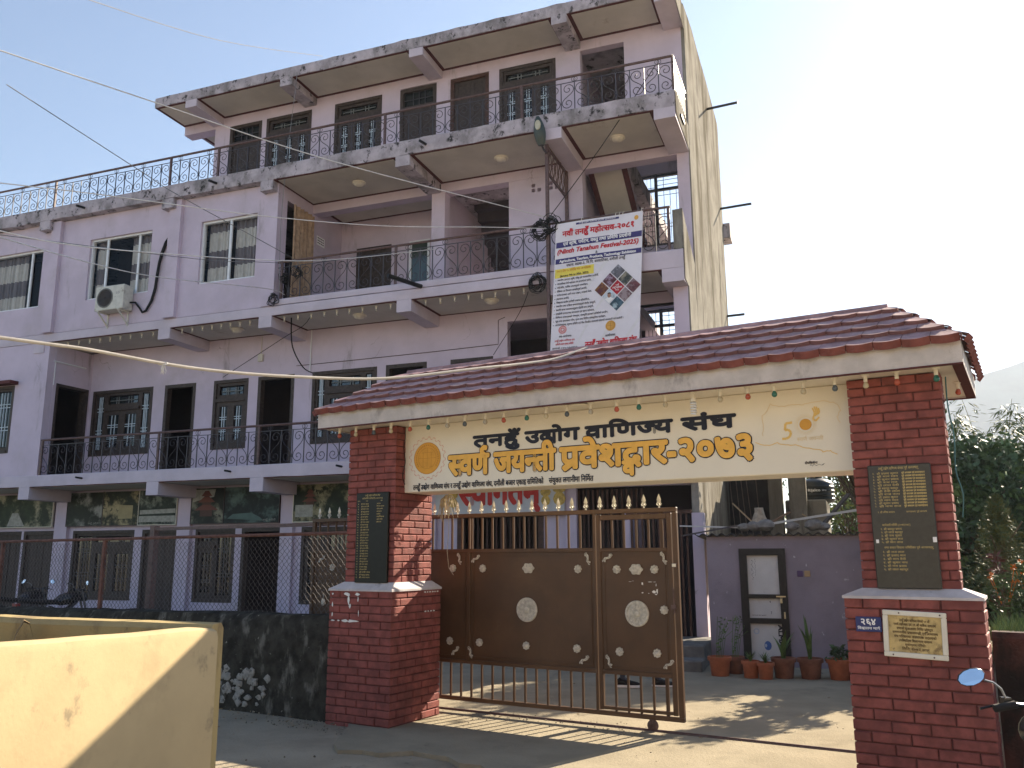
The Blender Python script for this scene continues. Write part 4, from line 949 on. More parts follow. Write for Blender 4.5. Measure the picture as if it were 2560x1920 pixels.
def rg(r, yy): return [(r * math.cos(2 * math.pi * k / n), yy, r * math.sin(2 * math.pi * k / n)) for k in range(n)]
m.rings([rg(.127, .006), rg(.127, -.006), rg(.118, -.014), rg(.104, -.014), rg(.100, -.006), rg(.034, -.006), rg(.030, -.014), rg(.02, -.020)], False, True)
wm_ = m; m = MB()
for k in range(8):
    for s_ in (-1, 1):
        a = 2 * math.pi * k / 8; a2 = a + s_ * .34; am = a + s_ * .30
        m.tube([(.03 * math.cos(a), -.008, .03 * math.sin(a)), (.068 * math.cos(am), -.011, .068 * math.sin(am)), (.102 * math.cos(a + s_ * .12), -.008, .102 * math.sin(a + s_ * .12))], .0035, 5)
n0 = len(wm_.v); wm_.v += m.v; wm_.f += [tuple(n0 + i for i in f) for f in m.f]; wm_.m += m.m
wo = wm_.build('wheel_ornament', M_alu, SG, True, loc=(1.166, -.012, 1.108)); c = wo.copy(); COL.objects.link(c); c.parent = SG; c.location = (2.432, -.012, 1.106)
c = wo.copy(); COL.objects.link(c); c.parent = SG; c.location = (-1.1, -.012, 1.106)
m = MB()
for sg in (1, -1):
    p = [(sg * (.006 + .012 * math.sin(t * .62)), -.006, sg * (.006 * t)) for t in range(9)]; m.tube(p, .0055, 5)
    for q in (3, 6, 8.5): m.tube([(sg * .012 + .012 * math.cos(t * .8) * (1 if q != 6 else -1), -.006, sg * .006 * q + .010 * math.sin(t * .8)) for t in range(7)], .005, 5)
m.lathe([(.011, .0), (.011, .006), (.004, .011), (0, .011)], (0, 0, 0), 10, axis='y')
fo_ = None
for x, z, a in ((.291, 1.644, -32), (.511, 1.643, 42), (1.902, 1.643, -35), (2.126, 1.65, 42), (2.736, 1.649, -38), (.245, .64, 32), (.447, .635, -35), (1.84, .632, 40), (2.116, .635, -38), (2.748, .639, 38), (-1.80, 1.64, 40), (-1.8, .64, -38)):
    if fo_ is None: fo_ = m.build('corner_scroll', M_alu, SG, True); c = fo_
    else: c = fo_.copy(); COL.objects.link(c); c.parent = SG
    c.location = (x, -.014, z); c.rotation_euler = (0, R(a), 0)
m = MB(); m.rings([[(r * math.cos(2 * math.pi * k / 12), yy, 0 + r * 1.5 * math.sin(2 * math.pi * k / 12)) for k in range(12)] for r, yy in ((.03, .004), (.03, -.006), (.016, -.012))], False, True); m.tube([(0, -.006, .04), (.008, -.006, .07), (0, -.006, .10)], .008, 5); m.build('drop_ornament', M_alu, SG, True, loc=(-1.75, -.014, 1.12))
# spearheads along the top
m = MB(); m.lathe([(.013, 0), (.008, .012), (.006, .03), (.013, .036), (.006, .045), (.006, .056)], (0, 0, 0), 8)
m.rings([[(x * k, y * k * .45, z) for x, y in ((1, 0), (0, 1), (-1, 0), (0, -1))] for k, z in ((.006, .056), (.024, .078), (.016, .105), (.001, .142))])
for s_ in (-1, 1): m.tube([(0, 0, .03), (s_ * .018, 0, .026), (s_ * .026, 0, .040), (s_ * .017, 0, .052), (s_ * .010, 0, .046)], .0055, 5); m.tube([(0, 0, .058), (s_ * .012, 0, .056), (s_ * .018, 0, .064)], .004, 4)
sp = None
for k in range(-12, 17):
    x = .085 + .1635 * k
    if not -1.95 < x < 2.80: continue
    if sp is None: sp = m.build('spearhead', M_spear, SG, True, loc=(x, 0, ZT - .001)); continue
    c = sp.copy(); COL.objects.link(c); c.parent = SG; c.location = (x, 0, ZT - .001)
# latch, torn bill, ground wheel
m = MB(); m.box(2.825, 2.87, -.034, -.0245, 1.56, 1.60); m.tube([(2.83, -.03, 1.36), (2.83, -.03, 1.12)], .007, 6); m.box(2.80, 2.85, -.04, -.0245, 1.16, 1.20); m.build('latch', M_steel, SG)
m = MB(); m.box(2.826, 2.866, -.0365, -.0345, 1.565, 1.595); m.build('tag_plate', M_frame, SG)
m = MB(); r_ = random.Random(12)
for x, z, w_, h in ((2.37, 1.417, .035, .004), (2.40, 1.424, .03, .003), (2.50, 1.40, .02, .035), (2.58, 1.417, .05, .005), (2.63, 1.417, .04, .004), (2.645, 1.385, .008, .03), (2.655, 1.33, .02, .05), (2.62, 1.32, .04, .025), (2.50, 1.31, .02, .012), (2.565, 1.305, .012, .006), (2.64, 1.298, .03, .012)):
    n = 8; m.poly([(x + w_ * .6 * math.cos(2 * math.pi * k / n) * r_.uniform(.5, 1.1), -.0145, z + h * .6 * math.sin(2 * math.pi * k / n) * r_.uniform(.5, 1.1)) for k in range(n)])
m.build('paper_remnant', MATS['torn_paper'], SG)
for x in (2.555, -1.2):
    m = MB(); m.lathe([(.05, -.014), (.055, -.010), (.046, 0), (.055, .010), (.05, .014)], (x, 0, .062), 20, axis='y'); m.build('ground_wheel', M_steel, SG, True)
    m = MB(); m.box(x - .022, x + .022, -.030, -.020, .05, .12); m.box(x - .022, x + .022, .020, .030, .05, .12); m.lathe([(.02, -.03), (.02, .03)], (x, 0, .062), 10, axis='y'); m.build('wheel_fork', M_steel, SG)
t = thing('gate_track', 'long rusty steel track set in the ground under the sliding gate', 'track', G0, GA)
m = MB(); m.box(-2.2, 4.66, -.028, .028, -.05, .018); m.box(-2.2, 4.66, -.008, .008, .018, .030); m.build('rail', M_steel, t)
t = thing('guide_post', 'brown steel post and overhead guide rail behind the mossy wall', 'gate guide', G0, GA)
m = MB(); m.box(-5.27, -5.17, .04, .13, -.05, 2.12); m.build('post', M_steel, t); m = MB(); m.box(-5.17, -.32, .05, .11, 2.055, 2.10); m.build('guide_rail', M_steel, t)
# ------------------------------------------------------------------ mossy boundary wall and chain-link fence, left of the gateway
M_moss = mat('blackened_plaster', (.040, .037, .031), .95, .4, 7, 1.0, 16, spec=.1, col2=(.16, .15, .13), lo=.53, hi=.70, s2=5, sz=.45, col3=(.30, .29, .26), lo3=.65, hi3=.69, s3=15)
t = thing('boundary_wall', 'low black mossy boundary wall with flaked plaster left of gateway', 'wall', G0, GA)
m = MB(); rs = []
for i in range(70):
    x = -13 + 12.42 * i / 69; zt = 1.045 - .014 * (-.6 - x) * 1.0; k = [mnoise.noise(Vector((x * 2.2, j * 3.1, 1))) for j in range(8)]
    rs.append([(x, -1.125 + .03 * k[0], -.06), (x, -1.12 + .02 * k[1], .35), (x, -1.12 + .02 * k[2], .7), (x, -1.105 + .02 * k[3], zt - .08), (x, -1.06 + .03 * k[4], zt + .02 * k[5]), (x, -.93, zt + .025 + .025 * k[6]), (x, -.80, zt + .02 * k[7]), (x, -.76, zt - .1), (x, -.76, -.06)])
m.rings(rs); m.build('plaster', M_moss, t, True)
m = MB(); r_ = random.Random(21)   # patch where the whitewashed rubble shows
for i in range(64):
    x = -2.30 + r_.random() ** 1.1 * .80; z = .06 + r_.random() * .40; a = r_.uniform(.02, .058)
    if z < .20 and x < -1.95 and i % 3: continue
    if z > .36 and x > -1.7: continue
    sq = r_.uniform(.6, 1.1); ph = r_.uniform(0, 6)
    m.rings([[(x + a * s_ * math.cos(2 * math.pi * k / 8) * (1 + .3 * math.sin(k * 2.1 + ph)), yy - .0004 * i, z + a * sq * s_ * math.sin(2 * math.pi * k / 8) * (1 + .25 * math.sin(k * 3.3 + ph))) for k in range(8)] for s_, yy in ((1, -1.09), (.97, -1.116), (.7, -1.122))], False, True)
m.build('rubble_patch', mat('whitewashed_stone', (.30, .285, .26), .95, .35, 12, .6, 40, col2=(.10, .095, .085), lo=.5, hi=.66, s2=12), t, True)
t = thing('chain_fence', 'chain-link fence with rusty rail on top of the mossy wall', 'fence', G0, GA)
m = MB(); m.tube([(-13, -.95, 1.86), (-7.4, -.95, 1.905), (-.45, -.95, 1.93)], .022, 6); m.build('rail', mat('rusty_steel', (.13, .06, .045), .75, .3, 12), t)
for x in (-10.2, -7.3, -4.85):
    m = MB(); m.bar((x, -.95, .8), (x, -.95, 1.9), .045); m.build('post', MATS['rusty_steel'], t)
m = MB(); pitch = .075; r_ = random.Random(3)
x = -12.9; row = 0
while x < -.5:
    pts = []; z = 1.0 - .014 * (-.6 - x); k = 0
    while z < 1.90:
        pts.append((x + (pitch * .5 if (k + row) % 2 else 0), -.95 + (.006 if k % 2 else -.006), z)); z += pitch * .5; k += 1
    for a, b in zip(pts, pts[1:]): m.bar(a, b, .0035, .0035, (0, 1, 0))
    x += pitch * .5; row += 1
m.build('wire_mesh', mat('fence_wire', (.10, .085, .085), .6, .2, 20), t)
M_dry = mat('dry_grass', (.16, .13, .085), .9, .3, 8)
m = MB(); r_ = random.Random(6)
for i in range(1500):
    x = r_.uniform(-9, -.62); z = 1.05 - .014 * (-.6 - x); a = r_.uniform(0, 6.28); h = r_.uniform(.02, .075) * (1.2 if x > -4 else .8); l = r_.uniform(.01, .05); y = r_.uniform(-1.06, -.82)
    m.poly([(x - .003, y, z - .02), (x + .003, y, z - .02), (x + l * math.cos(a), y + l * math.sin(a), z + h)])
tag(m.build('wall_grass', M_dry), 'thin dry grass and moss along the wall top', kind='stuff')

# ------------------------------------------------------------------ yellow parapet in the left foreground
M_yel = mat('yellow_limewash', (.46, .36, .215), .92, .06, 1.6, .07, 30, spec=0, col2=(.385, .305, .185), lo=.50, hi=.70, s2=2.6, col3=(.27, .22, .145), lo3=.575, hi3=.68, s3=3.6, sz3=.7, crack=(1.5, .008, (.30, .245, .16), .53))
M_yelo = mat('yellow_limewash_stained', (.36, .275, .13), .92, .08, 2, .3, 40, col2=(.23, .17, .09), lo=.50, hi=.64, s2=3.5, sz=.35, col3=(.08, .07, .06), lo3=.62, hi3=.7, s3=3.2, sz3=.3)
t = thing('yellow_parapet', 'pale yellow plastered parapet in the left foreground, corner in shade', 'wall', (-1.77, 5.33, 0), 0)
C1 = Vector((0, 0)); Ld = Vector((-.39, -.921)); Fd = Vector((-.985, .17)); th = .13; nin = Vector((-.921, .39))
m = MB(); rs = []
for i in range(25):
    d = 3.4 * i / 24; p = C1 + Ld * d; q = p + nin * th; zt = 1.275 + .022 * d + .006 * mnoise.noise(Vector((d * 2.5, 0, 0)))
    if i == 0: zt -= .012
    rs.append([(p.x, p.y, -.1), (p.x, p.y, .6), (p.x, p.y, zt - .05), (p.x + nin.x * .012, p.y + nin.y * .012, zt - .014), (p.x + nin.x * .04, p.y + nin.y * .04, zt), (q.x - nin.x * .02, q.y - nin.y * .02, zt), (q.x, q.y, zt - .03), (q.x, q.y, -.1)])
m.rings(rs); m.build('near_wall', M_yel, t, True)
m = MB(); rs = []; nf = Vector((.17, .985))
for i in range(25):
    d = .02 + 3.6 * i / 24; p = C1 + Fd * d + Vector((-.03, .0)); q = p + nf * .16; zt = 1.285 + .022 * d + .012 * mnoise.noise(Vector((d * 3, 7, 0)))
    rs.append([(p.x, p.y, -.1), (p.x, p.y, zt - .03), (p.x + nf.x * .03, p.y + nf.y * .03, zt), (q.x - nf.x * .03, q.y - nf.y * .03, zt + .004), (q.x, q.y, zt - .03), (q.x, q.y, -.1)])
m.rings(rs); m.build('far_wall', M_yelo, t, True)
t2 = thing('withered_plant', 'withered broad-leaved plant behind the yellow parapet at far left', 'plant', (-3.1, 5.35, .66), 0)
r_ = random.Random(8)
m = MB()
for i in range(11):
    a = r_.uniform(0, 6.28); L_ = r_.uniform(.3, .62); hh = r_.uniform(.35, .66); wd = r_.uniform(.05, .09); rs = []
    for k in range(7):
        f = k / 6; x = .55 * L_ * f * math.cos(a); y = .35 * L_ * f * math.sin(a); z = hh * math.sin(f * 2.2) ; w_ = wd * math.sin(math.pi * min(f * .9 + .08, 1)); rs.append([(x - w_ * math.sin(a), y + w_ * math.cos(a), z), (x, y, z - w_ * .3), (x + w_ * math.sin(a), y - w_ * math.cos(a), z)])
    m.rings(rs, False, False, i % 3 // 2, close=False)
m.build('leaves', [mat('withered_leaf', (.19, .135, .07), .8, .3, 9), M_leafd], t2, True)
m = MB()
for i in range(4): m.tube([(0, 0, -.5), (.05 * math.cos(i * 2), .04 * math.sin(i * 2), .1), (.12 * math.cos(i * 2), .1 * math.sin(i * 2), .42)], .018, 6)
m.build('stem', M_bark, t2)

# ------------------------------------------------------------------ things on the building
t = thing('air_conditioner', 'dirty white air-conditioner unit bracketed below the wing window', 'air conditioner', bw(-13.05, -.32, 7.24), BA)
m = MB(); m.cbox(-.42, .42, 0, .30, 0, .58, .015); m.build('casing', mat('dirty_white', (.56, .55, .50), .6, .1, 8, col3=(.25, .22, .18), lo3=.6, hi3=.72, s3=5), t)
m = MB(); m.lathe([(.235, -.002), (.235, .012), (.21, .012), (.205, -.001)], (-.12, 0, .29), 32, axis='y')
for r in (.05, .085, .12, .155, .19): m.tube([(-.12 + r * math.cos(k * math.pi / 12), -.006, .29 + r * math.sin(k * math.pi / 12)) for k in range(25)], .004, 4, caps=False)
m.build('fan_grille', mat('grey_grille', (.14, .14, .135), .5), t)
m = MB(); m.lathe([(.205, .0005), (.205, .0012), (0, .0012)], (-.12, 0, .29), 28, axis='y'); m.build('fan_shade_disc', M_dark, t)  # flat dark disc paints the shade behind the fan grille
T = MB(); latin(T, 'LG', .20, .31, .36, .05, -.003, .002); T.build('lettering', mat('grey_ink', (.25, .25, .27), .6), t)
m = MB(); m.box(.421, .43, .06, .2, .38, .5); m.box(.421, .44, .08, .18, .05, .25); m.build('valve_cover', MATS['dirty_white'], t)
for x in (-.3, .3): m = MB(); m.box(x - .02, x + .02, -.02, .32, -.03, -.001); m.bar((x, -.0, -.03), (x, .31, -.3), .03); m.box(x - .02, x + .02, .295, .318, -.34, -.03); m.build('bracket', MATS['dirty_white'], t)
t = thing('refrigerant_hose', 'black taped hose curving from the air conditioner up the wing wall', 'hose', B0, BA)
m = MB(); m.tube([(-12.62, -.12, 7.42), (-12.5, -.08, 7.42), (-12.38, -.06, 7.28), (-12.30, -.05, 7.17), (-12.2, -.045, 7.2), (-12.06, -.045, 7.42), (-11.98, -.045, 7.7), (-11.95, -.045, 8.05), (-11.92, -.045, 8.3), (-11.86, -.045, 8.55), (-11.76, -.04, 8.8), (-11.70, -.02, 8.95)], [.022, .024, .024, .026, .027, .03, .032, .032, .032, .035, .04, .015], 8); m.build('hose', M_rubber, t, True)

def ceiling_lamp_proto():
    t = thing('ceiling_lamp', 'x', 'ceiling lamp', (0, 0, 0), 0); m = MB(); m.lathe([(.15, 0), (.155, -.015), (.14, -.028), (0, -.03)], (0, 0, 0), 24); m.build('base_ring', M_frame, t, True)
    m = MB(); m.lathe([(.125, -.026), (.115, -.06), (.08, -.085), (.03, -.098), (0, -.1)], (0, 0, 0), 24); m.build('glass_shade', mat('opal_glass', (.62, .58, .50), .25, .05, 10, spec=.5), t, True); return t
cl = ceiling_lamp_proto()
for i, (u, z, lb) in enumerate(((-7.08, 9.776, 'round opal lamp on upper balcony ceiling above the curtained doorway'), (-3.7, 9.776, 'round opal lamp on upper balcony ceiling left of the street lamp'), (-1.23, 9.776, 'round opal lamp on upper balcony ceiling above the banner'), (-6.96, 6.722, 'flat round lamp under the middle slab between the two coils of cable'), (-3.91, 6.722, 'flat round lamp under the middle slab left of the banner'), (-10.13, 6.722, 'flat round lamp under the middle slab below the rightmost wing window'))):
    p_ = bw(u, .6, z)
    o = cl if i == 0 else copy_tree(cl, None)
    o.location = p_; tag(o, lb, None, 'ceiling lamps on the balconies')
BT.clear()
for j, (a, b, n_, nm) in enumerate(((-14.7, -12.1, 9, 'below the air conditioner'), (-11.29, -9.41, 8, 'below the rightmost wing window'), (-8.55, -5.95, 9, 'between wing and black spout'), (-5.17, -3.03, 8, 'between black spout and banner'))):
    for k in range(n_): bulb('clear' if (k + j) % 4 else 'cream', bw(a + (b - a) * k / (n_ - 1) + .03 * math.sin(k * 7), .15, 6.724), f'small unlit bulb in the row under the slab {nm}', f'bulbs in the row under the slab {nm}')

# steel lattice partition with the street lamp, coils of spare cable
m = MB(); y0, y1, x = -.03, 1.26, -2.5
m.box(x - .03, x + .03, y0 - .03, y0 + .03, 5.2, 9.56); m.box(x - .03, x + .03, y1 - .03, y1 + .03, 7.1, 9.56); m.box(x - .02, x + .02, y0, y1, 9.5, 9.55); m.box(x - .02, x + .02, y0, y1, 8.95, 9.0); m.box(x - .03, x + .03, 1.2, 1.26, 3.54, 6.48)
for k in range(6): m.bar((x, y0 + k * .21, 9.0), (x, y0 + (k + 1) * .21, 9.5), .016); m.bar((x, y0 + (k + 1) * .21, 9.0), (x, y0 + k * .21, 9.5), .016)
for k in range(6): m.tube([(x, y0 + .105 + k * .21 + .06 * math.cos(q * .6), 9.25 + .08 * math.sin(q * .6)) for q in range(11)], .008, 4, caps=False)
m.build('steel_partition', M_steel, BL)
t = thing('street_lamp', 'dark green street-lamp head tilted up beside the third-floor slab', 'street lamp', bw(-2.52, -.30, 9.42), BA)
m = MB(); rs = []
for k in range(12):
    f = k / 11; w_ = .02 + .10 * math.sin(math.pi * min(1, .12 + f * .86)) ** .8; rs.append([(w_ * math.cos(2 * math.pi * q / 12) - .04 * f, -.10 * f + w_ * .62 * math.sin(2 * math.pi * q / 12), .56 * f) for q in range(12)])
m.rings(rs); m.build('housing', mat('lamp_green', (.025, .04, .035), .4, .2, 12, spec=.5), t, True)
m = MB(); m.rings([[(-.028 + w_ * math.cos(2 * math.pi * q / 14), -.075 - .058 - dy, .37 + w_ * 1.7 * math.sin(2 * math.pi * q / 14)) for q in range(14)] for w_, dy in ((.062, -.02), (.058, .008), (.03, .02))]); m.build('lens', mat('lamp_lens', (.45, .42, .30), .12, .1, 20, spec=.7), t, True)
m = MB(); m.tube([(0, 0, .02), (.01, .1, -.04), (.02, .27, -.05)], .022, 8); m.build('arm', M_bars, t)
def coil(loc, r, lab, n=6, tilt=0):
    t = thing('cable_coil', lab, 'cable coil', loc, BA, 'coils of spare cable'); m = MB(); q = random.Random(int(r * 1e4) + len(lab))
    for i in range(n):
        rr = r * q.uniform(.55, 1.05); ox, oz, oy = q.uniform(-.04, .04), q.uniform(-.06, .03), q.uniform(-.05, .03); sq = q.uniform(.85, 1.15)
        ph = q.uniform(0, 6); m.tube([(ox + rr * (1 + .12 * math.sin(2 * k * math.pi / 10 + ph)) * math.cos(k * math.pi / 10), oy + .03 * math.sin(k * .9 + i), oz + rr * sq * (1 + .1 * math.sin(3 * k * math.pi / 10 + ph)) * math.sin(k * math.pi / 10)) for k in range(21)], .0075, 5, caps=False)
    m.build('windings', M_rubber, t); m = MB(); m.box(-.02, .02, -.06, .05, r * .7, r * 1.08); m.build('tie', M_bars, t)
coil(bw(-8.15, -.02, 7.62), .13, 'black cable coil hung on the balcony railing in front of the brown curtain'); coil(bw(-8.72, -.06, 7.08), .12, 'black cable coil at the foot of the wing corner')
coil(bw(-2.62, -.08, 7.80), .19, 'large black cable coil left of the banner top', 14); coil(bw(-2.40, -.10, 7.86), .16, 'black cable coil touching the banner corner', 12); coil(bw(-2.72, -.06, 6.75), .17, 'loose tangled cable coil hanging under the slab beside the banner', 10)
coil(bw(-8.45, -.02, 7.55), .09, 'small cable coil tied low on the railing left of the brown curtain', 7)

# ------------------------------------------------------------------ festival banner on the balcony
t = thing('festival_banner', 'tall white printed festival banner hung from the second-floor railing', 'banner', B0, BA)
def bmap(o):
    me = o.data
    for v in me.vertices:
        x, y, z = v.co; v.co = (-2.30 + x + .058 * z, -.13 + y - .012 * math.sin(x * 4 + z * 2) - .02 * max(0, -z) ** .8 * .4, 7.835 + .017 * x + z)
    return o
BWd, BHt = 1.67, 2.75
m = MB(); nxx, nzz = 16, 26
for i in range(nxx):
    for j in range(nzz): a, b, c, d = BWd * i / nxx, BWd * (i + 1) / nxx, -BHt * j / nzz, -BHt * (j + 1) / nzz; m.poly([(a, 0, d), (b, 0, d), (b, 0, c), (a, 0, c)])
bmap(m.build('cloth', M_cloth, t, True))
def patch(mb, x0, x1, z0, z1, y, mi=0, n=12):
    for i in range(n): a = x0 + (x1 - x0) * i / n; b = x0 + (x1 - x0) * (i + 1) / n; mb.poly([(a, y, z0), (b, y, z0), (b, y, z1), (a, y, z1)], mi)
m = MB()
for k in range(5):   # pale grey sweeps printed behind the text
    for i in range(14):
        a0, a1 = i / 14, (i + 1) / 14; f = lambda a: (.05 + .3 * k + 1.0 * a, -2.7 + 1.9 * a ** .6 - .28 * k); p, q = f(a0), f(a1)
        if max(p[0], q[0]) < BWd and min(p[1], q[1]) > -BHt + .02: m.poly([(p[0], -.002, p[1] - .08), (q[0], -.002, q[1] - .08), (q[0], -.002, q[1] + .01), (p[0], -.002, p[1] + .01)])
bmap(m.build('sweep_print', mat('pale_grey_print', (.68, .67, .70), .6, .04, 8), t))
m = MB(); patch(m, .02, BWd - .01, -.485, -.375, -.004); patch(m, .02, BWd - .01, -.80, -.70, -.004); patch(m, .40, 1.22, -.075, -.035, -.004); bmap(m.build('navy_strip', mat('navy_print', (.045, .04, .16), .6, .1, 10), t))
m = MB(); patch(m, .02, .78, -1.075, -.90, -.004); bmap(m.build('yellow_box', mat('yellow_print', (.74, .62, .10), .6, .05, 10), t))
T = MB(); letter(T, 'नवौं तनहुँ महोत्सव-२०८१', .14, 1.52, -.175, .095, -.006, .008); latin(T, '(Ninth Tanahun Festival-2025)', .04, 1.60, -.605, .085, -.006, .006, 0, .22); letter(T, 'तनहुँ उद्योग वाणिज्य संघ', .66, 1.62, -2.37, .10, -.006, .008); letter(T, 'तनहुँ उद्योग वाणिज्य संघ', .08, .46, -2.28, .03, -.006, .001); letter(T, 'दमौली बजार एकाइ समिति', .10, .44, -2.345, .03, -.006, .001)
bmap(T.build('red_lettering', mat('red_print', (.50, .02, .035), .6, .1, 10), t))
T = MB(); letter(T, 'एवं कृषि, पर्यटन, वस्तु तथा प्रविधि प्रदर्शनी', .16, 1.46, -.395, .055, -.008, .003); latin(T, 'Agriculture, Tourism, Products, Technology Exhibition', .10, 1.56, -.775, .048, -.008, .0035); letter(T, 'तनहुँ उद्योग वाणिज्य संघको आयोजनामा', .46, 1.16, -.045, .018, -.008, .0005); bmap(T.build('white_lettering', M_paper, t))
T = MB(); letter(T, 'स्थानः व्यास-३, वि.पि. वनवाटिका, दमौली तनहुँ', .24, 1.36, -.825, .045, -.006, .0015); latin(T, '&', .80, .84, -.69, .045, -.0075, .001); latin(T, '(January 9th to 20th, 2025)', .12, .68, -1.058, .038, -.006, .002); letter(T, 'आयोजक:', 1.03, 1.23, -2.27, .035, -.006, .0015); letter(T, 'सह-आयोजक:', .16, .40, -2.20, .03, -.006, .001); letter(T, 'सम्पर्क ०६५-५६०४५५', .04, .52, -2.42, .028, -.006, .001)
BL_ = ['स्थानीय उत्पादन कृषि, घरेलु एवं व्यवसायिक प्रदर्शनी,', 'बालबालिका मेची महोत्सव तथा इन्टरनेटको प्रयोग,', 'पर्यटकीय, धार्मिक स्थलहरूको अवलोकन,', 'शैक्षिक एवं विज्ञान सामग्रीहरूको प्रदर्शनी,', 'मनोरञ्जनका लागि बाल उद्यान, रमाइलो मेला,', 'हस्तकला प्रदर्शनी,', 'विद्यालय स्तरीय हाजिरी जवाफ प्रतियोगिता,', 'स्थानीय तथा राष्ट्रिय कलाकारहरूको बेजोड प्रस्तुती,', 'ख्याति प्राप्त कलाकारहरूबाट दोहोरी तथा प्रस्तुती,', 'हाइड्रोली उत्पादनका सञ्चालन एवं खाना महोत्सव,', 'विभिन्न उत्पादकको भेषभूषा, संस्कृति झल्कने झाँकीको प्रदर्शन,', 'फूड तथा हस्तकला बीच, नृत्य तथा विविध सांस्कृतिक कार्यक्रम,', 'अटोमोबाइल्स, सूचना प्रविधि एवं बैंक वित्तीय संस्थाको सेवाको जानकारी एवं प्रदर्शनी ।']
WL = [.80, .66, .60, .58, .68, .24, .64, .76, .72, .74, 1.0, .96, 1.30]
for i, (s_, w_) in enumerate(zip(BL_, WL)): z = -1.105 - i * .0725; letter(T, s_, .075, .075 + w_, z, .030, -.006, .0008); T.poly([(.035, -.006, z - .022), (.05, -.006, z - .022), (.05, -.006, z - .010), (.035, -.006, z - .010)])
bmap(T.build('black_lettering', M_ink, t))
T = MB(); letter(T, '२०८१ पौष २५ गतेदेखि माघ ०७ गतेसम्म', .05, .72, -.925, .038, -.006, .001); bmap(T.build('orange_lettering', mat('orange_print', (.55, .20, .02), .6), t))
PC = [((.10, .10, .12), (.30, .31, .36)), ((.05, .06, .06), (.25, .23, .18)), ((.14, .05, .06), (.24, .18, .20)), ((.10, .03, .04), (.35, .27, .38)), None, ((.12, .06, .07), (.30, .24, .26)), ((.22, .10, .03), (.10, .03, .04)), ((.42, .52, .62), (.60, .62, .66)), ((.30, .08, .07), (.50, .30, .20))]
cx, cz, hs = 1.235, -1.405, .146
for r in range(3):
    for c in range(3):
        i = r * 3 + c; px, pz = cx + (c - r) * hs, cz + (2 - c - r) * hs * 1.04; k = .135
        m = MB(); m.poly([(px, -.005, pz - k * 1.04), (px + k, -.005, pz), (px, -.005, pz + k * 1.04), (px - k, -.005, pz)])
        if r == c == 1: mm = mat('red_diamond', (.40, .02, .035), .6, .05, 10)
        elif r == 2 and c == 2: mm = mat('photo_teal', (.05, .10, .14), .6, .5, 10, col2=(.35, .45, .50), lo=.55, hi=.65, s2=6)
        else:
            pc = PC[i]; mm = mat(f'photo_print_{"abcdefghi"[i]}', pc[0], .6, .4, 12, col2=pc[1], lo=.45, hi=.6, s2=9)
        o = bmap(m.build('photo_print', mm, t))
        if r == 2 and c == 1:
            m = MB(); m.poly([(px + .035 * math.cos(q * .5), -.0065, pz + .02 + .048 * math.sin(q * .5)) for q in range(12)], 0); m.poly([(px - .08, -.006, pz - .05), (px, -.006, pz - .13), (px + .08, -.006, pz - .05), (px + .03, -.006, pz - .02), (px - .03, -.006, pz - .02)], 1); m.poly([(px + .037 * math.cos(q * .5), -.007, pz + .045 + .028 * abs(math.sin(q * .5))) for q in range(7)], 2)
            bmap(m.build('portrait_print', [mat('skin_print', (.36, .20, .14), .6), M_paper, M_ink], o))
T = MB(); letter(T, '९औं', cx - .03, cx + .03, cz + .055, .026, -.008, .001); letter(T, 'तनहुँ महोत्सव', cx - .09, cx + .09, cz + .012, .03, -.008, .001); letter(T, '२०८१', cx - .035, cx + .035, cz - .035, .028, -.008, .001); bmap(T.build('diamond_lettering', M_paper, t))
T = MB(); ring(T, .052, .078, -.005, 40, 0, 0, .22, -2.085, 1); ring(T, .02, .045, -.005, 30, 0, 0, .22, -2.085, 1); bmap(T.build('pink_emblem', mat('pink_print', (.62, .25, .25), .6, .1, 20), t))
T = MB(); T.poly([(1.13 + .095 * math.cos(q * .2094), -.005, -2.11 + .095 * math.sin(q * .2094)) for q in range(30)], 0); ring(T, .07, .076, -.007, 30, 1, 0, 1.13, -2.11, 1)
for a, b, c, d in ((-.003, .003, -.06, .06), (-.06, .06, -.003, .003), (-.05, -.02, .03, .036), (.02, .05, -.036, -.03)): T.poly([(1.13 + a, -.007, -2.11 + c), (1.13 + b, -.007, -2.11 + c), (1.13 + b, -.007, -2.11 + d), (1.13 + a, -.007, -2.11 + d)], 1)
T.poly([(1.55 + .04 * math.cos(q * .4), -.005, -.11 + .045 * math.sin(q * .4)) for q in range(16)], 0); bmap(T.build('gold_emblem', [mat('gold_print', (.62, .34, .07), .6), mat('gold_dark_print', (.35, .15, .03), .6)], t))
m = MB()
for x in (.03, .5, 1.15, 1.22, 1.29, 1.64): m.tube([(x, -.004, -.02), (x, .02, .06), (x, .14, .10)], .006, 4)
bmap(m.build('tie_cord', M_frame, t))

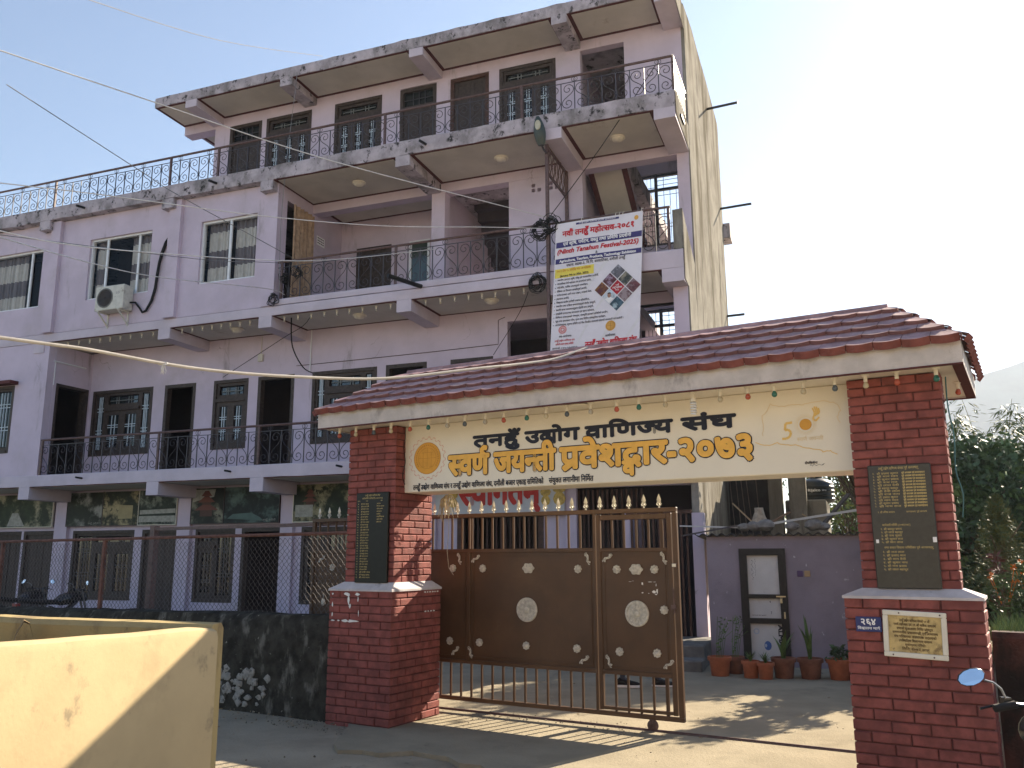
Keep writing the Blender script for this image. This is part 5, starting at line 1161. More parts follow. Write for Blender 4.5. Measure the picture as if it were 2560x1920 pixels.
# ------------------------------------------------------------------ picture boards over the ground-floor shops, welcome board
GREY = mat('board_edge', (.07, .05, .05), .6)
PB = [('far left board, pale path and green garden', -17.75, -15.85, (.05, .08, .035), (.28, .26, .18)), ('board of dark trees against a pale sky', -15.40 + .03, -14.26, (.03, .045, .025), (.22, .22, .20)), ('board with a cream house among trees', -14.24, -13.16, (.035, .05, .025), (.30, .25, .14)), ('board with white railings and stone wall', -13.14, -12.03, (.03, .05, .03), (.20, .22, .18)), ('board with a red pagoda temple', -11.60, -10.70, (.02, .03, .02), (.16, .16, .12)), ('wide board of a dark green misty lake', -10.68, -9.20, (.02, .035, .035), (.07, .11, .10)), ('board with a pagoda and white shrine', -8.83, -7.45, (.03, .05, .02), (.22, .20, .12)), ('board with a dark arched doorway', -7.43, -5.80, (.05, .03, .05), (.12, .10, .10))]
for i, (lb, a, b, c1, c2) in enumerate(PB):
    t = thing('picture_board', f'{lb}, above the ground-floor doors', 'picture board', B0, BA, 'picture boards above the ground floor')
    m = MB(); m.box(a, b, 1.20, 1.23, 2.40, 3.20); m.build('print', mat(f'board_print_{"abcdefgh"[i]}', tuple(x * .45 for x in c1), .55, .5, 4, col2=tuple(x * 1.25 for x in c2), lo=.46, hi=.62, s2=2.0, col3=tuple(x * .4 for x in c1), lo3=.55, hi3=.62, s3=7), t)
    m = MB(); m.box(a - .015, a, 1.19, 1.235, 2.385, 3.21); m.box(b, b + .01, 1.19, 1.235, 2.385, 3.21); m.box(a, b, 1.19, 1.235, 2.385, 2.40); m.build('board_frame', GREY if i % 3 else M_frame, t)
    y = 1.196; mid = (a + b) / 2; T = MB()
    def tri(mb, x, z, w_, h, mi): mb.poly([(x - w_, y, z), (x + w_, y, z), (x + w_ * .35, y, z + h), (x - w_ * .35, y, z + h)], mi)
    if i in (4, 6):
        x = a + .42; k = 1 if i == 4 else .6; zb = 2.42 if i == 4 else 2.66
        for j, (w_, z) in enumerate(((.34, .28), (.24, .46), (.15, .60))): tri(T, x, zb + z * k, w_ * k, .12 * k, 0); T.poly([(x - w_ * .5 * k, y + .001, zb + (z - .14) * k), (x + w_ * .5 * k, y + .001, zb + (z - .14) * k), (x + w_ * .5 * k, y + .001, zb + z * k), (x - w_ * .5 * k, y + .001, zb + z * k)], 1)
    if i == 4: T.poly([(a + .02, y + .002, 2.88), (a + .22, y + .002, 2.93), (a + .62, y + .002, 3.0), (a + .66, y + .002, 3.17), (a + .02, y + .002, 3.17)], 2)
    if i == 3: T.poly([(a + .02, y, 2.46), (b - .02, y, 2.46), (b - .02, y, 2.60), (a + .02, y, 2.60)], 2); T.poly([(a + .04, y, 2.64), (b - .02, y, 2.66), (b - .02, y, 2.76), (a + .04, y, 2.74)], 2)
    if i == 2: T.poly([(mid - .05, y, 2.55), (mid + .38, y, 2.55), (mid + .38, y, 2.86), (mid - .05, y, 2.88)], 3)
    if i == 5: T.poly([(a + .1, y, 2.5), (mid, y, 2.46), (b - .4, y, 2.44), (b - .5, y, 2.52), (mid, y, 2.62), (a + .25, y, 2.6)], 4)
    if i == 6: T.poly([(a + .05, y - .001, 2.5), (a + .5, y - .001, 2.5), (a + .5, y - .001, 2.76), (a + .05, y - .001, 2.76)], 2)
    if i == 0: T.poly([(a + .4, y, 2.42), (a + 1.0, y, 2.42), (a + .75, y, 2.75), (a + .55, y, 2.75)], 2)
    if T.v: T.build('painted_scene', [mat('scene_red', (.13, .04, .03), .5), mat('scene_brown', (.07, .03, .022), .5), mat('scene_pale', (.30, .30, .27), .5, .2, 12), mat('scene_cream', (.30, .25, .13), .5), mat('scene_lake', (.07, .12, .11), .5)], t)
    if i in (1, 3, 5): T = MB(); letter(T, 'तनहुँ, दमौली', b - .42, b - .08, 2.47, .035, 1.195); T.build('lettering', MATS['scene_pale'], t)
t = thing('welcome_board', 'pale welcome board with big red lettering over the entrance behind the gate', 'sign', B0, BA)
m = MB(); m.box(-5.38, -2.62, 1.16, 1.21, 2.43, 3.22); m.build('board', mat('pale_board', (.50, .52, .56), .6, .05, 4), t)
T = MB(); letter(T, 'स्वागतम्', -4.85, -3.12, 3.13, .46, 1.15, .03, 0, 0, 6); T.build('lettering', mat('welcome_red', (.45, .035, .03), .6), t)
T = MB()
for x in (-4.98, -3.0, -2.72):
    k = 1 if x > -2.9 else .75; T.rings([[(x + r * k * math.cos(q * math.pi / 6), 1.152 - .012 * (1 - abs(0)), 2.62 + z * k)if False else (x + r * k * math.cos(q * math.pi / 6), 1.150 + .006 * math.sin(q * math.pi / 6), 2.62 + z * k) for q in range(12)] for r, z in ((.05, 0), (.10, .04), (.13, .12), (.10, .20), (.06, .24), (.12, .27), (.15, .36), (.08, .44), (.02, .52))])
T.build('vase_motif', mat('motif_ochre', (.50, .36, .10), .6, .3, 14), t)

# ------------------------------------------------------------------ shed, step, pots behind the gate
M_shed = mat('shed_lilac', (.265, .222, .258), .9, .1, 2.2, .2, 60, col2=(.21, .175, .20), lo=.5, hi=.75, s2=1.2, col3=(.56, .53, .56), lo3=.655, hi3=.68, s3=9, sz3=.5)
SH = thing('shed', 'small lilac lean-to shed with corrugated roof and black-framed door', 'shed', B0, BA)
wall_y('wall', M_shed, .30, 3.72, -.05, 1.95, -.62, -.48, [(.83, 1.47, .02, 1.71)], SH)
m = MB(); m.box(3.60, 3.72, -.48, 1.3, -.05, 1.93); m.build('side_wall', M_shed, SH)
m = MB(); rs = []
for i in range(121):
    x = .12 + 3.75 * i / 120; z = 1.985 + .022 * math.cos(i * 1.35); rs.append([(x, -.74, z), (x, 1.5, z - .10), (x, 1.5, z - .114), (x, -.74, z - .014)])
m.rings(rs); m.build('corrugated_roof', mat('old_tin', (.05, .05, .052), .6, .35, 8, metal=.3), SH)
m = MB(); f = .085; D0, D1, DZ = .83, 1.47, 1.71
m.box(D0 - .03, D0 + f, -.655, -.50, .0, DZ + .05); m.box(D1 - f, D1 + .03, -.655, -.50, .0, DZ + .05); m.box(D0 + f, D1 - f, -.655, -.50, DZ - f + .03, DZ + .05); m.box(D0 + f, D1 - f, -.65, -.52, 1.00, 1.06); m.box(D0 + f, D1 - f, -.65, -.52, .62, .70)
dr = m.build('door', M_black, SH)
m = MB(); m.box(D0 + f, D1 - f, -.60, -.585, .03, .62); m.box(D0 + f, D1 - f, -.60, -.585, .70, 1.0); m.box(D0 + f, D1 - f, -.60, -.585, 1.06, DZ - f + .03); m.build('door_panel', mat('door_sheet', (.56, .54, .53), .5, .05, 5, col3=(.40, .36, .33), lo3=.6, hi3=.75, s3=3), dr)
T = MB(); yy = -.6025
T.poly([(1.16 + .055 * math.cos(q * .5236), yy, .29 + .07 * math.sin(q * .5236)) for q in range(12)] , 1); ring(T, .028, .045, yy, 24, 2, 0, 1.0, .50, 1)
V_ = MB(); letter(V_, 'ALMA', 0, .32, .06, .06, 0, .006, 0, 0, 4, .686)
n0 = len(T.v); T.v += [(1.33 + z_ , yy, .60 - x_) for x_, y_, z_ in V_.v]; T.f += [tuple(n0 + i for i in f_) for f_ in V_.f]; T.m += [0] * len(V_.f)
T.poly([(1.13 + .02 * math.cos(q), yy - .001, .29 + .03 * math.sin(q)) for q in range(6)], 2)
for k in range(14): x = .98 + .012 * math.sin(k * 1.7); T.poly([(x + .004 * (k % 3), yy, 1.58 - k * .022), (x + .018, yy, 1.58 - k * .022), (x + .014, yy, 1.565 - k * .022)], 0)
for k in range(9): x = 1.03 + .006 * math.sin(k * 2.3); T.poly([(x, yy, 1.60 - k * .03), (x + .010, yy, 1.60 - k * .03), (x + .007, yy, 1.58 - k * .03)], 0)
latin(T, '4', 1.22, 1.24, .93, .035, yy, .001); latin(T, 'non toxic door panel 6', .95, 1.16, .735, .018, yy, .0005); latin(T, '7', 1.23, 1.25, .76, .04, yy, .001)
T.build('door_print', [M_ink, mat('blue_print', (.06, .13, .34), .5), mat('faded_blue', (.38, .43, .52), .5)], dr)
m = MB(); m.box(1.33, 1.47, -.668, -.655, 1.02, 1.04); m.cbox(1.385, 1.42, -.685, -.66, .93, 1.0, .004); m.tube([(1.39, -.672, 1.0), (1.39, -.672, 1.03), (1.415, -.672, 1.03), (1.415, -.672, 1.0)], .004, 5); m.cbox(1.43, 1.455, -.68, -.655, .70, .80, .004); m.build('padlock', mat('pale_brass', (.55, .47, .30), .4, .1, 20, metal=.5), dr)
m = MB(); m.cbox(1.66, 1.745, -.632, -.62, 1.33, 1.42, .004, 0); m.cbox(1.765, 1.85, -.632, -.62, 1.33, 1.42, .004, 1); m.build('switch_box', [mat('switch_violet', (.09, .05, .13), .5), mat('switch_tan', (.36, .24, .13), .5)], SH)
t = thing('stone_step', 'two grey concrete steps at the foot of the folding grille', 'steps', B0, BA)
m = MB(); m.cbox(-.45, .32, -1.83, -1.40, -.03, .17, .02); m.build('lower_step', mat('grey_concrete', (.16, .155, .145), .9, .2, 6, .4, 40), t); m = MB(); m.cbox(-.45, .30, -1.40, -.02, -.03, .34, .02); m.build('upper_step', MATS['grey_concrete'], t)
def blade_plant(mb, n, h, w_, r_, spread=.25):
    for i in range(n):
        a = r_.uniform(0, 6.28); hh = h * r_.uniform(.55, 1.05); s_ = spread * r_.uniform(.2, 1); rs = []
        for k in range(6):
            f = k / 5; ww = w_ * (1 - f ** 2.2) * (.7 + .5 * math.sin(f * 2.5)) + .001; x, y, z = s_ * f * f * math.cos(a), s_ * f * f * math.sin(a), hh * f; rs.append([(x - ww * math.sin(a), y + ww * math.cos(a), z), (x + .3 * ww * math.cos(a), y + .3 * ww * math.sin(a), z), (x + ww * math.sin(a), y - ww * math.cos(a), z)])
        mb.rings(rs, False, False, 0, close=False)
def leafy_plant(mb, n, h, r, size, r_, stem=None):
    for i in range(n):
        f = r_.random() ** .7; a = r_.uniform(0, 6.28); rr = r * (.35 + .65 * r_.random()) * math.sin(math.pi * (.15 + .8 * f)); p = Vector((rr * math.cos(a), rr * math.sin(a), h * f)); leaf(mb, p, size * r_.uniform(.6, 1.2), r_)
def leaf(mb, p, s_, r_, droop=.3, asp=.45, mi=0):
    a = r_.uniform(0, 6.28); e = r_.uniform(-.9, .7) - droop; d = Vector((math.cos(a) * math.cos(e), math.sin(a) * math.cos(e), math.sin(e))); u = d.cross(Vector((r_.uniform(-1, 1), r_.uniform(-1, 1), r_.uniform(-.2, 1)))).normalized()
    mb.poly([p, p + d * s_ * .5 + u * s_ * asp * .5, p + d * s_, p + d * s_ * .5 - u * s_ * asp * .5], mi)
r_ = random.Random(31)
def pot(loc, rt, h, m_, label, kind):
    t = thing('potted_plant', label, 'potted plant', loc, 0, 'potted plants along the shed')
    m = MB(); rb = rt * .66; m.lathe([(rb, 0), (rb + .01, .01), (rt * .88, h * .80), (rt * 1.02, h * .81), (rt * 1.04, h * .97), (rt, h), (rt * .9, h), (rt * .86, h * .86)], (0, 0, 0), 24); m.build('pot', m_, t, True)
    m = MB(); m.lathe([(rt * .87, h * .87), (0, h * .9)], (0, 0, 0), 16); m.build('soil', M_soil, t)
    m = MB()
    if kind == 'blade': blade_plant(m, 9, .62, .03, r_, .16)
    elif kind == 'blade2': blade_plant(m, 4, .48, .04, r_, .2)
    elif kind == 'tuft': blade_plant(m, 30, .16, .008, r_, .16)
    elif kind == 'vine':
        for k in range(5): m.tube([(.02 * k - .04, 0, 0), (.03 * k - .1 + .08, .01, .3), (.05 * k + .0, 0, .58 - .05 * k)], .004, 4)
        for k in range(60): f = r_.random(); leaf(m, Vector((.02 + .2 * f * r_.random() - .03, r_.uniform(-.05, .05), .1 + .5 * f)), .05, r_)
    elif kind == 'broad': leafy_plant(m, 22, .42, .2, .17, r_)
    else: leafy_plant(m, 90, .20, .17, .10, r_)
    m.build('foliage', M_leafd if kind in ('broad', 'bush') else M_leaf, t, True, loc=(0, 0, h * .86))
for q in (((2.90, 12.55), .165, .27, M_terra, 'terracotta pot with a thin trailing vine, leftmost of the row', 'vine'), ((3.27, 12.32), .125, .24, M_terra, 'small bright orange pot with a grass tuft in front of the shed door', 'tuft'), ((3.44, 12.20), .12, .23, M_terra, 'small bright orange pot nearest the gate opening, low tuft', 'tuft'), ((3.72, 12.30), .165, .28, M_terrad, 'dull brown pot with two broad blades at the door edge', 'blade2'), ((4.06, 12.22), .17, .28, M_terrad, 'dull brown pot with a tall upright snake plant', 'blade'), ((4.42, 12.12), .17, .28, M_terra, 'terracotta pot with low dark bushy plant', 'bush'), ((4.70, 11.98), .17, .27, M_terra, 'terracotta pot with large-leaved plant beside the right pillar', 'broad'), ((3.17, 12.75), .13, .25, M_terrad, 'dark pot with a climbing stem behind the two small orange pots', 'vine')):
    pot((*q[0], 0), *q[1:])

# ------------------------------------------------------------------ clutter on the shed roof
def plank(p0, p1, w_, th_, m_, label, name='plank'):
    m = MB(); c = Vector(p0); m.bar((0, 0, 0), Vector(p1) - c, w_, th_); o = m.build(name, m_, None, loc=p0); tag(o, label, name.replace('_', ' '), 'timber and pipes on the shed roof'); return o
M_tim = mat('weathered_timber', (.40, .30, .19), .85, .2, 10); M_timd = mat('dark_timber', (.08, .065, .055), .85, .2, 10)
plank(bw(.70, -.25, 2.50), bw(1.03, -.2, 2.15), .06, .02, M_tim, 'pale plank leaning up at left of the rubble heap'); plank(bw(1.22, -.25, 2.13), bw(1.58, -.1, 2.34), .10, .025, mat('brown_timber', (.17, .10, .06), .85, .2, 10), 'short brown board leaning to the right of the rubble heap')
plank(bw(2.03, -.3, 2.06), bw(2.50, .1, 2.62), .09, .03, M_timd, 'long dark beam slanting up towards the right pillar'); plank(bw(1.78, -.25, 2.30), bw(2.12, -.25, 2.07), .04, .02, M_tim, 'thin pale lath near the dark slanting beam'); plank(bw(1.15, -.35, 2.13), bw(2.75, -.45, 2.36), .035, .035, mat('pvc_pipe', (.45, .44, .42), .5), 'long pale pipe running right across the shed roof', 'pipe')
plank(bw(-.12, -.6, 2.13), bw(.98, -.3, 2.09), .022, .022, mat('white_rod', (.5, .5, .5), .5), 'thin pale rod jutting left off the shed roof, upper one', 'rod'); plank(bw(-.08, -.65, 1.97), bw(1.0, -.3, 2.17), .025, .025, M_bars, 'thin dark rod slanting off the left end of the shed roof', 'rod')
r_ = random.Random(17)
def stone(loc, s_, label, m_):
    m = MB(); rs = []
    for j in range(6):
        a = -math.pi / 2 + math.pi * j / 5; rs.append([(s_ * max(.05, math.cos(a)) * math.cos(2 * math.pi * k / 10) * r_.uniform(.85, 1.15), s_ * .8 * max(.05, math.cos(a)) * math.sin(2 * math.pi * k / 10) * r_.uniform(.85, 1.15), s_ * .62 * math.sin(a)) for k in range(10)])
    m.rings(rs); o = m.build('stone', m_, None, True, loc=loc); tag(o, label, 'stone', 'stones weighing down the shed roof')
M_st = mat('grey_stone', (.22, .20, .18), .95, .25, 9, .6, 40)
for u, s_, lb in ((1.05, .14, 'big grey stone under the rubble heap on the shed roof'), (1.22, .16, 'largest stone in the heap between the two boards'), (.88, .11, 'stone at the left of the heap on the shed roof'), (1.62, .12, 'flat stone right of the rubble heap on the shed roof'), (1.95, .15, 'rounded stone near the foot of the dark slanting beam'), (2.1, .10, 'small stone against the dark slanting beam')): stone(bw(u, -.35, 2.04 + s_ * .55), s_, lb, M_st)
m = MB(); r2 = random.Random(2); rs = []
for j in range(5): rs.append([((.16 - .025 * j) * math.cos(2 * math.pi * k / 9) * r2.uniform(.7, 1.2), .1 * math.sin(2 * math.pi * k / 9), .07 * j) for k in range(9)])
m.rings(rs); o = m.build('crumpled_sack', mat('old_sack', (.36, .30, .23), .95, .25, 14, .6, 40), None, True, loc=bw(1.12, -.3, 2.13)); tag(o, 'crumpled pale sack on the stone heap on the shed roof', 'sack')

# ------------------------------------------------------------------ structures behind the shed
M_cc = mat('grey_render', (.24, .215, .17), .95, .2, 3, .4, 40, col2=(.09, .08, .07), lo=.5, hi=.68, s2=3, sz=.3)
t = thing('unfinished_house', 'unfinished cement house behind the shed with pale pillars', 'building', (5.6, 18.6, 0), BA)
m = MB(); m.box(-1.6, .2, .5, .65, 0, 3.9); m.build('wall', mat('black_wall', (.035, .032, .03), .95, .3, 4), t)
m = MB(); m.box(-.06, .20, -.15, .48, 0, 3.9); m.build('pillar', M_cream_conc, t); m = MB(); m.box(.34, .70, .1, .6, 0, 4.2); m.build('pillar', M_cream_conc, t)
m = MB(); r_ = random.Random(1)
for k in range(9): x = -1.3 + k * .13; m.tube([(x, .3, 1.2), (x - .15 * r_.random() - .1, .35, 4.0)], .009, 4)
m.build('reinforcing_bar', mat('rusty_bar', (.16, .12, .10), .8), t)
t = thing('tank_plinth', 'stained cement plinth under the black water tank', 'plinth', (6.55, 19.0, 0), R(-22))
m = MB(); m.cbox(-.5, .35, -.35, 1.5, 0, 2.82, .03); m.build('block', M_cream_conc, t)
t = thing('water_tank', 'black ribbed plastic water tank on a cement plinth', 'water tank', (6.92, 19.6, 2.80), 0)
m = MB(); P_ = [(.36, 0), (.38, .03)]
for k in range(4): P_ += [(.38, .04 + k * .09), (.395, .055 + k * .09), (.395, .085 + k * .09), (.38, .10 + k * .09)]
P_ += [(.375, .42), (.34, .47), (.22, .53), (.14, .55)]
m.lathe(P_, (0, 0, 0), 32); m.build('body', mat('tank_black', (.015, .018, .019), .4, .2, 8, spec=.5), t, True)
m = MB(); m.lathe([(.14, .55), (.145, .60), (.13, .62), (0, .625)], (0, 0, 0), 20); m.build('lid', M_black, t, True)
T = MB(); latin(T, 'Rijalco', -.20, .08, .235, .055, 0, .003); latin(T, '500 ltr', .11, .22, .24, .035, 0, .001)
for i, (x, y, z) in enumerate(T.v): a = x / .398; T.v[i] = (.3975 * math.sin(a - .32), -.3975 * math.cos(a - .32) + y, z)
T.build('lettering', M_paper, t)

# ------------------------------------------------------------------ garden on the right: retaining wall, bed, plants
t = thing('retaining_wall', 'dark reddish retaining wall right of the gateway', 'wall', G0, GA)
m = MB(); rs = []
for i in range(30):
    x = 5.55 + 9 * i / 29; k = [mnoise.noise(Vector((x * 1.7, j * 2.7, 5))) for j in range(4)]
    rs.append([(x, -.62 + .02 * k[0], -.06), (x, -.62 + .02 * k[1], .6), (x, -.61 + .015 * k[2], 1.06), (x, -.58, 1.10 + .01 * k[3]), (x, -.38, 1.10), (x, -.38, -.06)])
m.rings(rs); m.build('face', mat('stained_red_wall', (.075, .035, .028), .95, .3, 3, .6, 40, col2=(.015, .013, .012), lo=.48, hi=.62, s2=1.6, sz=.5, col3=(.14, .055, .045), lo3=.58, hi3=.7, s3=2.2), t)
m = MB(); gx = [5.5 + .4 * i for i in range(40)]
for i in range(39):
    for j in range(24):
        q = [(gx[a], -.385 + .5 * b, 1.02 + .05 * mnoise.noise(Vector((gx[a], b * .5, 0))) + .03 * b * .5 + (-.6 if a == 0 else 0)) for a, b in ((i, j), (i + 1, j), (i + 1, j + 1), (i, j + 1))]; m.poly([gw(*p_) for p_ in q])
tag(m.build('garden_bed', mat('garden_soil', (.07, .055, .035), .95, .3, 4, .5, 30), smooth=True), kind='structure')
m = MB(); r_ = random.Random(5)
for i in range(5200):
    s = 5.52 + r_.random() * 2.6; y = -.52 + r_.random() ** 1.4 * 2.2; p = gw(s, y, 1.05); h = r_.uniform(.03, .11); a = r_.uniform(0, 6.28)
    m.poly([p + Vector((-.006, 0, -.02)), p + Vector((.006, .003, -.02)), p + Vector((.05 * math.cos(a), .05 * math.sin(a), h))], i % 2)
tag(m.build('grass', [M_leafy, M_leaf]), 'sunlit short grass on the garden bed', kind='stuff')
def shrub(name, label, loc, h, r, n, size, mats, seed, shape='cone', asp=.3, group=None, cat='shrub'):
    t = thing(name, label, cat, loc, 0, group); q = random.Random(seed); m = MB()
    for i in range(n):
        f = q.random(); a = q.uniform(0, 6.28)
        R_ = r * ((1 - f) ** .7 * (.55 + .45 * math.sin(a * 5 + f * 17)) if shape == 'cone' else math.sin(math.pi * (.12 + .86 * f)) ** .7); rr = R_ * q.random() ** .45
        leaf(m, Vector((rr * math.cos(a), rr * math.sin(a), h * (.06 + .94 * f))), size * q.uniform(.6, 1.3), q, -.6 if shape == 'cone' else .2, asp, i % len(mats))
    m.build('foliage', mats, t)
    m = MB(); m.tube([(0, 0, -.1), (.01, 0, h * .5), (0, 0, h * .85)], [.025, .018, .006], 6)
    for k in range(5): a = k * 1.3; m.tube([(0, 0, h * (.1 + .1 * k)), (r * .5 * math.cos(a), r * .5 * math.sin(a), h * (.3 + .12 * k))], .008, 5)
    m.build('stem', M_bark, t); return t
M_thuja = mat('thuja_green', (.115, .125, .035), .7, .35, 5, col2=(.17, .13, .06), lo=.5, hi=.7, s2=3)
shrub('thuja', 'olive-green feathery thuja bush behind the marigolds', (6.1, 10.9, 1.0), 1.35, .62, 9000, .075, [M_thuja, M_leafd, M_thuja], 3, 'cone', .14)
shrub('thuja', 'second olive thuja at the right frame edge', (7.1, 10.9, 1.0), 1.6, .7, 7000, .08, [M_thuja, M_leafd, M_thuja], 4, 'cone', .14)
shrub('croton', 'dark red-leaved croton spike between pillar and thuja', (5.22, 9.45, 1.05), .62, .13, 170, .10, [mat('croton_red', (.10, .03, .025), .4, .4, 20, spec=.5)], 5, 'cone', .22)
M_mg = mat('marigold_orange', (.50, .15, .018), .6, .2, 20)
r_ = random.Random(77)
for i, (x, y, h, lb) in enumerate(((5.02, 9.0, .42, 'marigold plant with orange heads nearest the brick pillar'), (5.25, 8.95, .55, 'taller marigold plant right of the first, heads in sun'), (5.48, 9.15, .5, 'marigold plant behind the mirror at right edge'))):
    t = shrub('marigold', lb, (x, y, 1.05), h, .22, 420, .075, [M_leaf, M_leafd], 40 + i, 'round', .3, 'marigolds on the garden bed', 'flower')
    for k in range(5):
        a = r_.uniform(0, 6.28); p = Vector((.16 * math.cos(a), .16 * math.sin(a), h * r_.uniform(.7, 1.15))); m = MB()
        for j in range(20): leaf(m, p + Vector((r_.uniform(-.016, .016), r_.uniform(-.016, .016), r_.uniform(-.010, .012))), .024, r_, -.4, .7)
        m.tube([(p.x * .3, p.y * .3, h * .3), p], .004, 4); m.build('flower_head', M_mg, t)
def bamboo(name, label, loc, h, spread, culms, seed, dens=1.0, lean=(0, 0)):
    t = thing(name, label, 'bamboo', loc, 0, 'bamboo clumps right of the gateway'); q = random.Random(seed); st = MB(); lf = MB()
    for c in range(culms):
        a = q.uniform(0, 6.28); r0 = spread * .35 * q.random(); H = h * q.uniform(.6, 1.05); out = spread * q.uniform(.3, 1.05); pts = []
        for k in range(9):
            f = k / 8; pts.append(Vector((r0 * math.cos(a) + out * f ** 2.3 * math.cos(a) + lean[0] * f * f, r0 * math.sin(a) + out * f ** 2.3 * math.sin(a) + lean[1] * f * f, H * (f - .16 * f ** 3))))
        st.tube(pts, [.024 * (1 - .85 * k / 8) for k in range(9)], 5)
        for s_ in range(int(46 * dens)):
            f = .16 + .84 * q.random(); k = min(7, int(f * 8)); p = pts[k].lerp(pts[k + 1], f * 8 - k); b = q.uniform(0, 6.28); L_ = q.uniform(.15, .6) * (1.15 - .4 * f); d = Vector((math.cos(b), math.sin(b), q.uniform(-.1, .35)))
            for j in range(8):
                e = p + d * L_ * (.3 + .1 * j) + Vector((q.uniform(-.07, .07), q.uniform(-.07, .07), -.05 * j * L_)); a2 = b + q.uniform(-1, 1); dd = Vector((math.cos(a2), math.sin(a2), q.uniform(-1.1, .05))).normalized(); s2 = q.uniform(.10, .20); u = dd.cross(Vector((q.uniform(-.6, .6), q.uniform(-.6, .6), 1))).normalized() * s2 * .085
                lf.poly([e, e + dd * s2 * .35 + u, e + dd * s2, e + dd * s2 * .35 - u], 0 if q.random() < .72 else 1)
    st.build('culms', mat('bamboo_culm', (.16, .17, .07), .5, .3, 6), t, True); lf.build('foliage', [mat('bamboo_leaf', (.075, .115, .04), .5, .35, 4), mat('bamboo_leaf_pale', (.15, .19, .06), .5, .3, 5)], t)
bamboo('bamboo_clump', 'tall feathery bamboo clump against the hill, nearest the pillar', (9.0, 16.6, .4), 4.7, 1.5, 36, 1, 1.5)
bamboo('bamboo_clump', 'bamboo clump arching in at the right frame edge', (10.9, 16.2, .4), 4.8, 1.6, 34, 2, 1.5)
bamboo('bamboo_clump', 'bamboo clump standing farther back between the other clumps', (11.3, 20.0, .2), 5.6, 1.9, 26, 3, .8)
def tree(name, label, loc, h, r, clumps, per, size, mats, seed, zlo=.25):
    t = thing(name, label, 'tree', loc, 0, 'broad-leaved trees behind the garden'); q = random.Random(seed); lf = MB(); st = MB()
    st.tube([(0, 0, -.2), (.05, .03, h * .3), (-.04, .05, h * .62)], [.12, .09, .04], 8)
    for c in range(clumps):
        f = zlo + (1 - zlo) * q.random(); a = q.uniform(0, 6.28); rr = r * math.sin(math.pi * (.1 + .82 * f)) ** .8 * q.uniform(.25, 1); cc = Vector((rr * math.cos(a), rr * math.sin(a), h * f)); cr = r * q.uniform(.16, .34); mi = 0 if q.random() < .7 else 1
        st.tube([(0, 0, h * f * .55), cc * .6 + Vector((0, 0, h * f * .3)), cc], [.035, .02, .008], 5)
        for i in range(per):
            d = Vector((q.gauss(0, 1), q.gauss(0, 1), q.gauss(0, .8))).normalized() * cr * q.random() ** .4; leaf(lf, cc + d, size * q.uniform(.6, 1.3), q, .35, .5, mi)
    lf.build('crown', mats, t); st.build('trunk', M_bark, t, True)
tree('broadleaf_tree', 'dark broad-leaved tree filling the gap under the bamboo', (7.9, 15.1, .2), 3.3, 1.5, 60, 130, .13, [M_leafd, M_leaf], 5, .12)
tree('broadleaf_tree', 'dark dense tree right of the first under the bamboo', (10.2, 15.4, .2), 3.5, 1.7, 60, 130, .13, [M_leafd, M_leaf], 6, .1)
tree('broadleaf_tree', 'leafy tree beyond the water tank behind the sign', (10.5, 27.0, .0), 5.4, 2.2, 70, 120, .16, [M_leaf, M_leafy], 7, .2)
tree('broadleaf_tree', 'low dark tree behind the thuja at the right edge', (8.6, 13.0, .6), 2.2, 1.3, 46, 120, .12, [M_leafd, M_leaf], 8, .05)
tree('broadleaf_tree', 'tree added behind the shed to shade the yard, hidden by the right pillar', (7.8, 14.3, .0), 3.4, 1.4, 120, 130, .13, [M_leafd, M_leaf], 9, .25)  # guessed tree, added as a shade caster for the courtyard
tree('broadleaf_tree', 'taller unseen tree added to shade the yard, crown hidden by the gateway roof', (6.95, 16.7, .0), 5.5, 1.75, 120, 130, .14, [M_leafd, M_leaf], 10, .66)  # unseen crown added to throw shade across the yard behind the gate

tree('broadleaf_tree', 'slender unseen tree added behind the right pillar to dapple the yard', (5.62, 12.2, .0), 3.3, .72, 34, 110, .11, [M_leaf, M_leafd], 11, .3)  # added out of sight for dappled shadow near the gate track
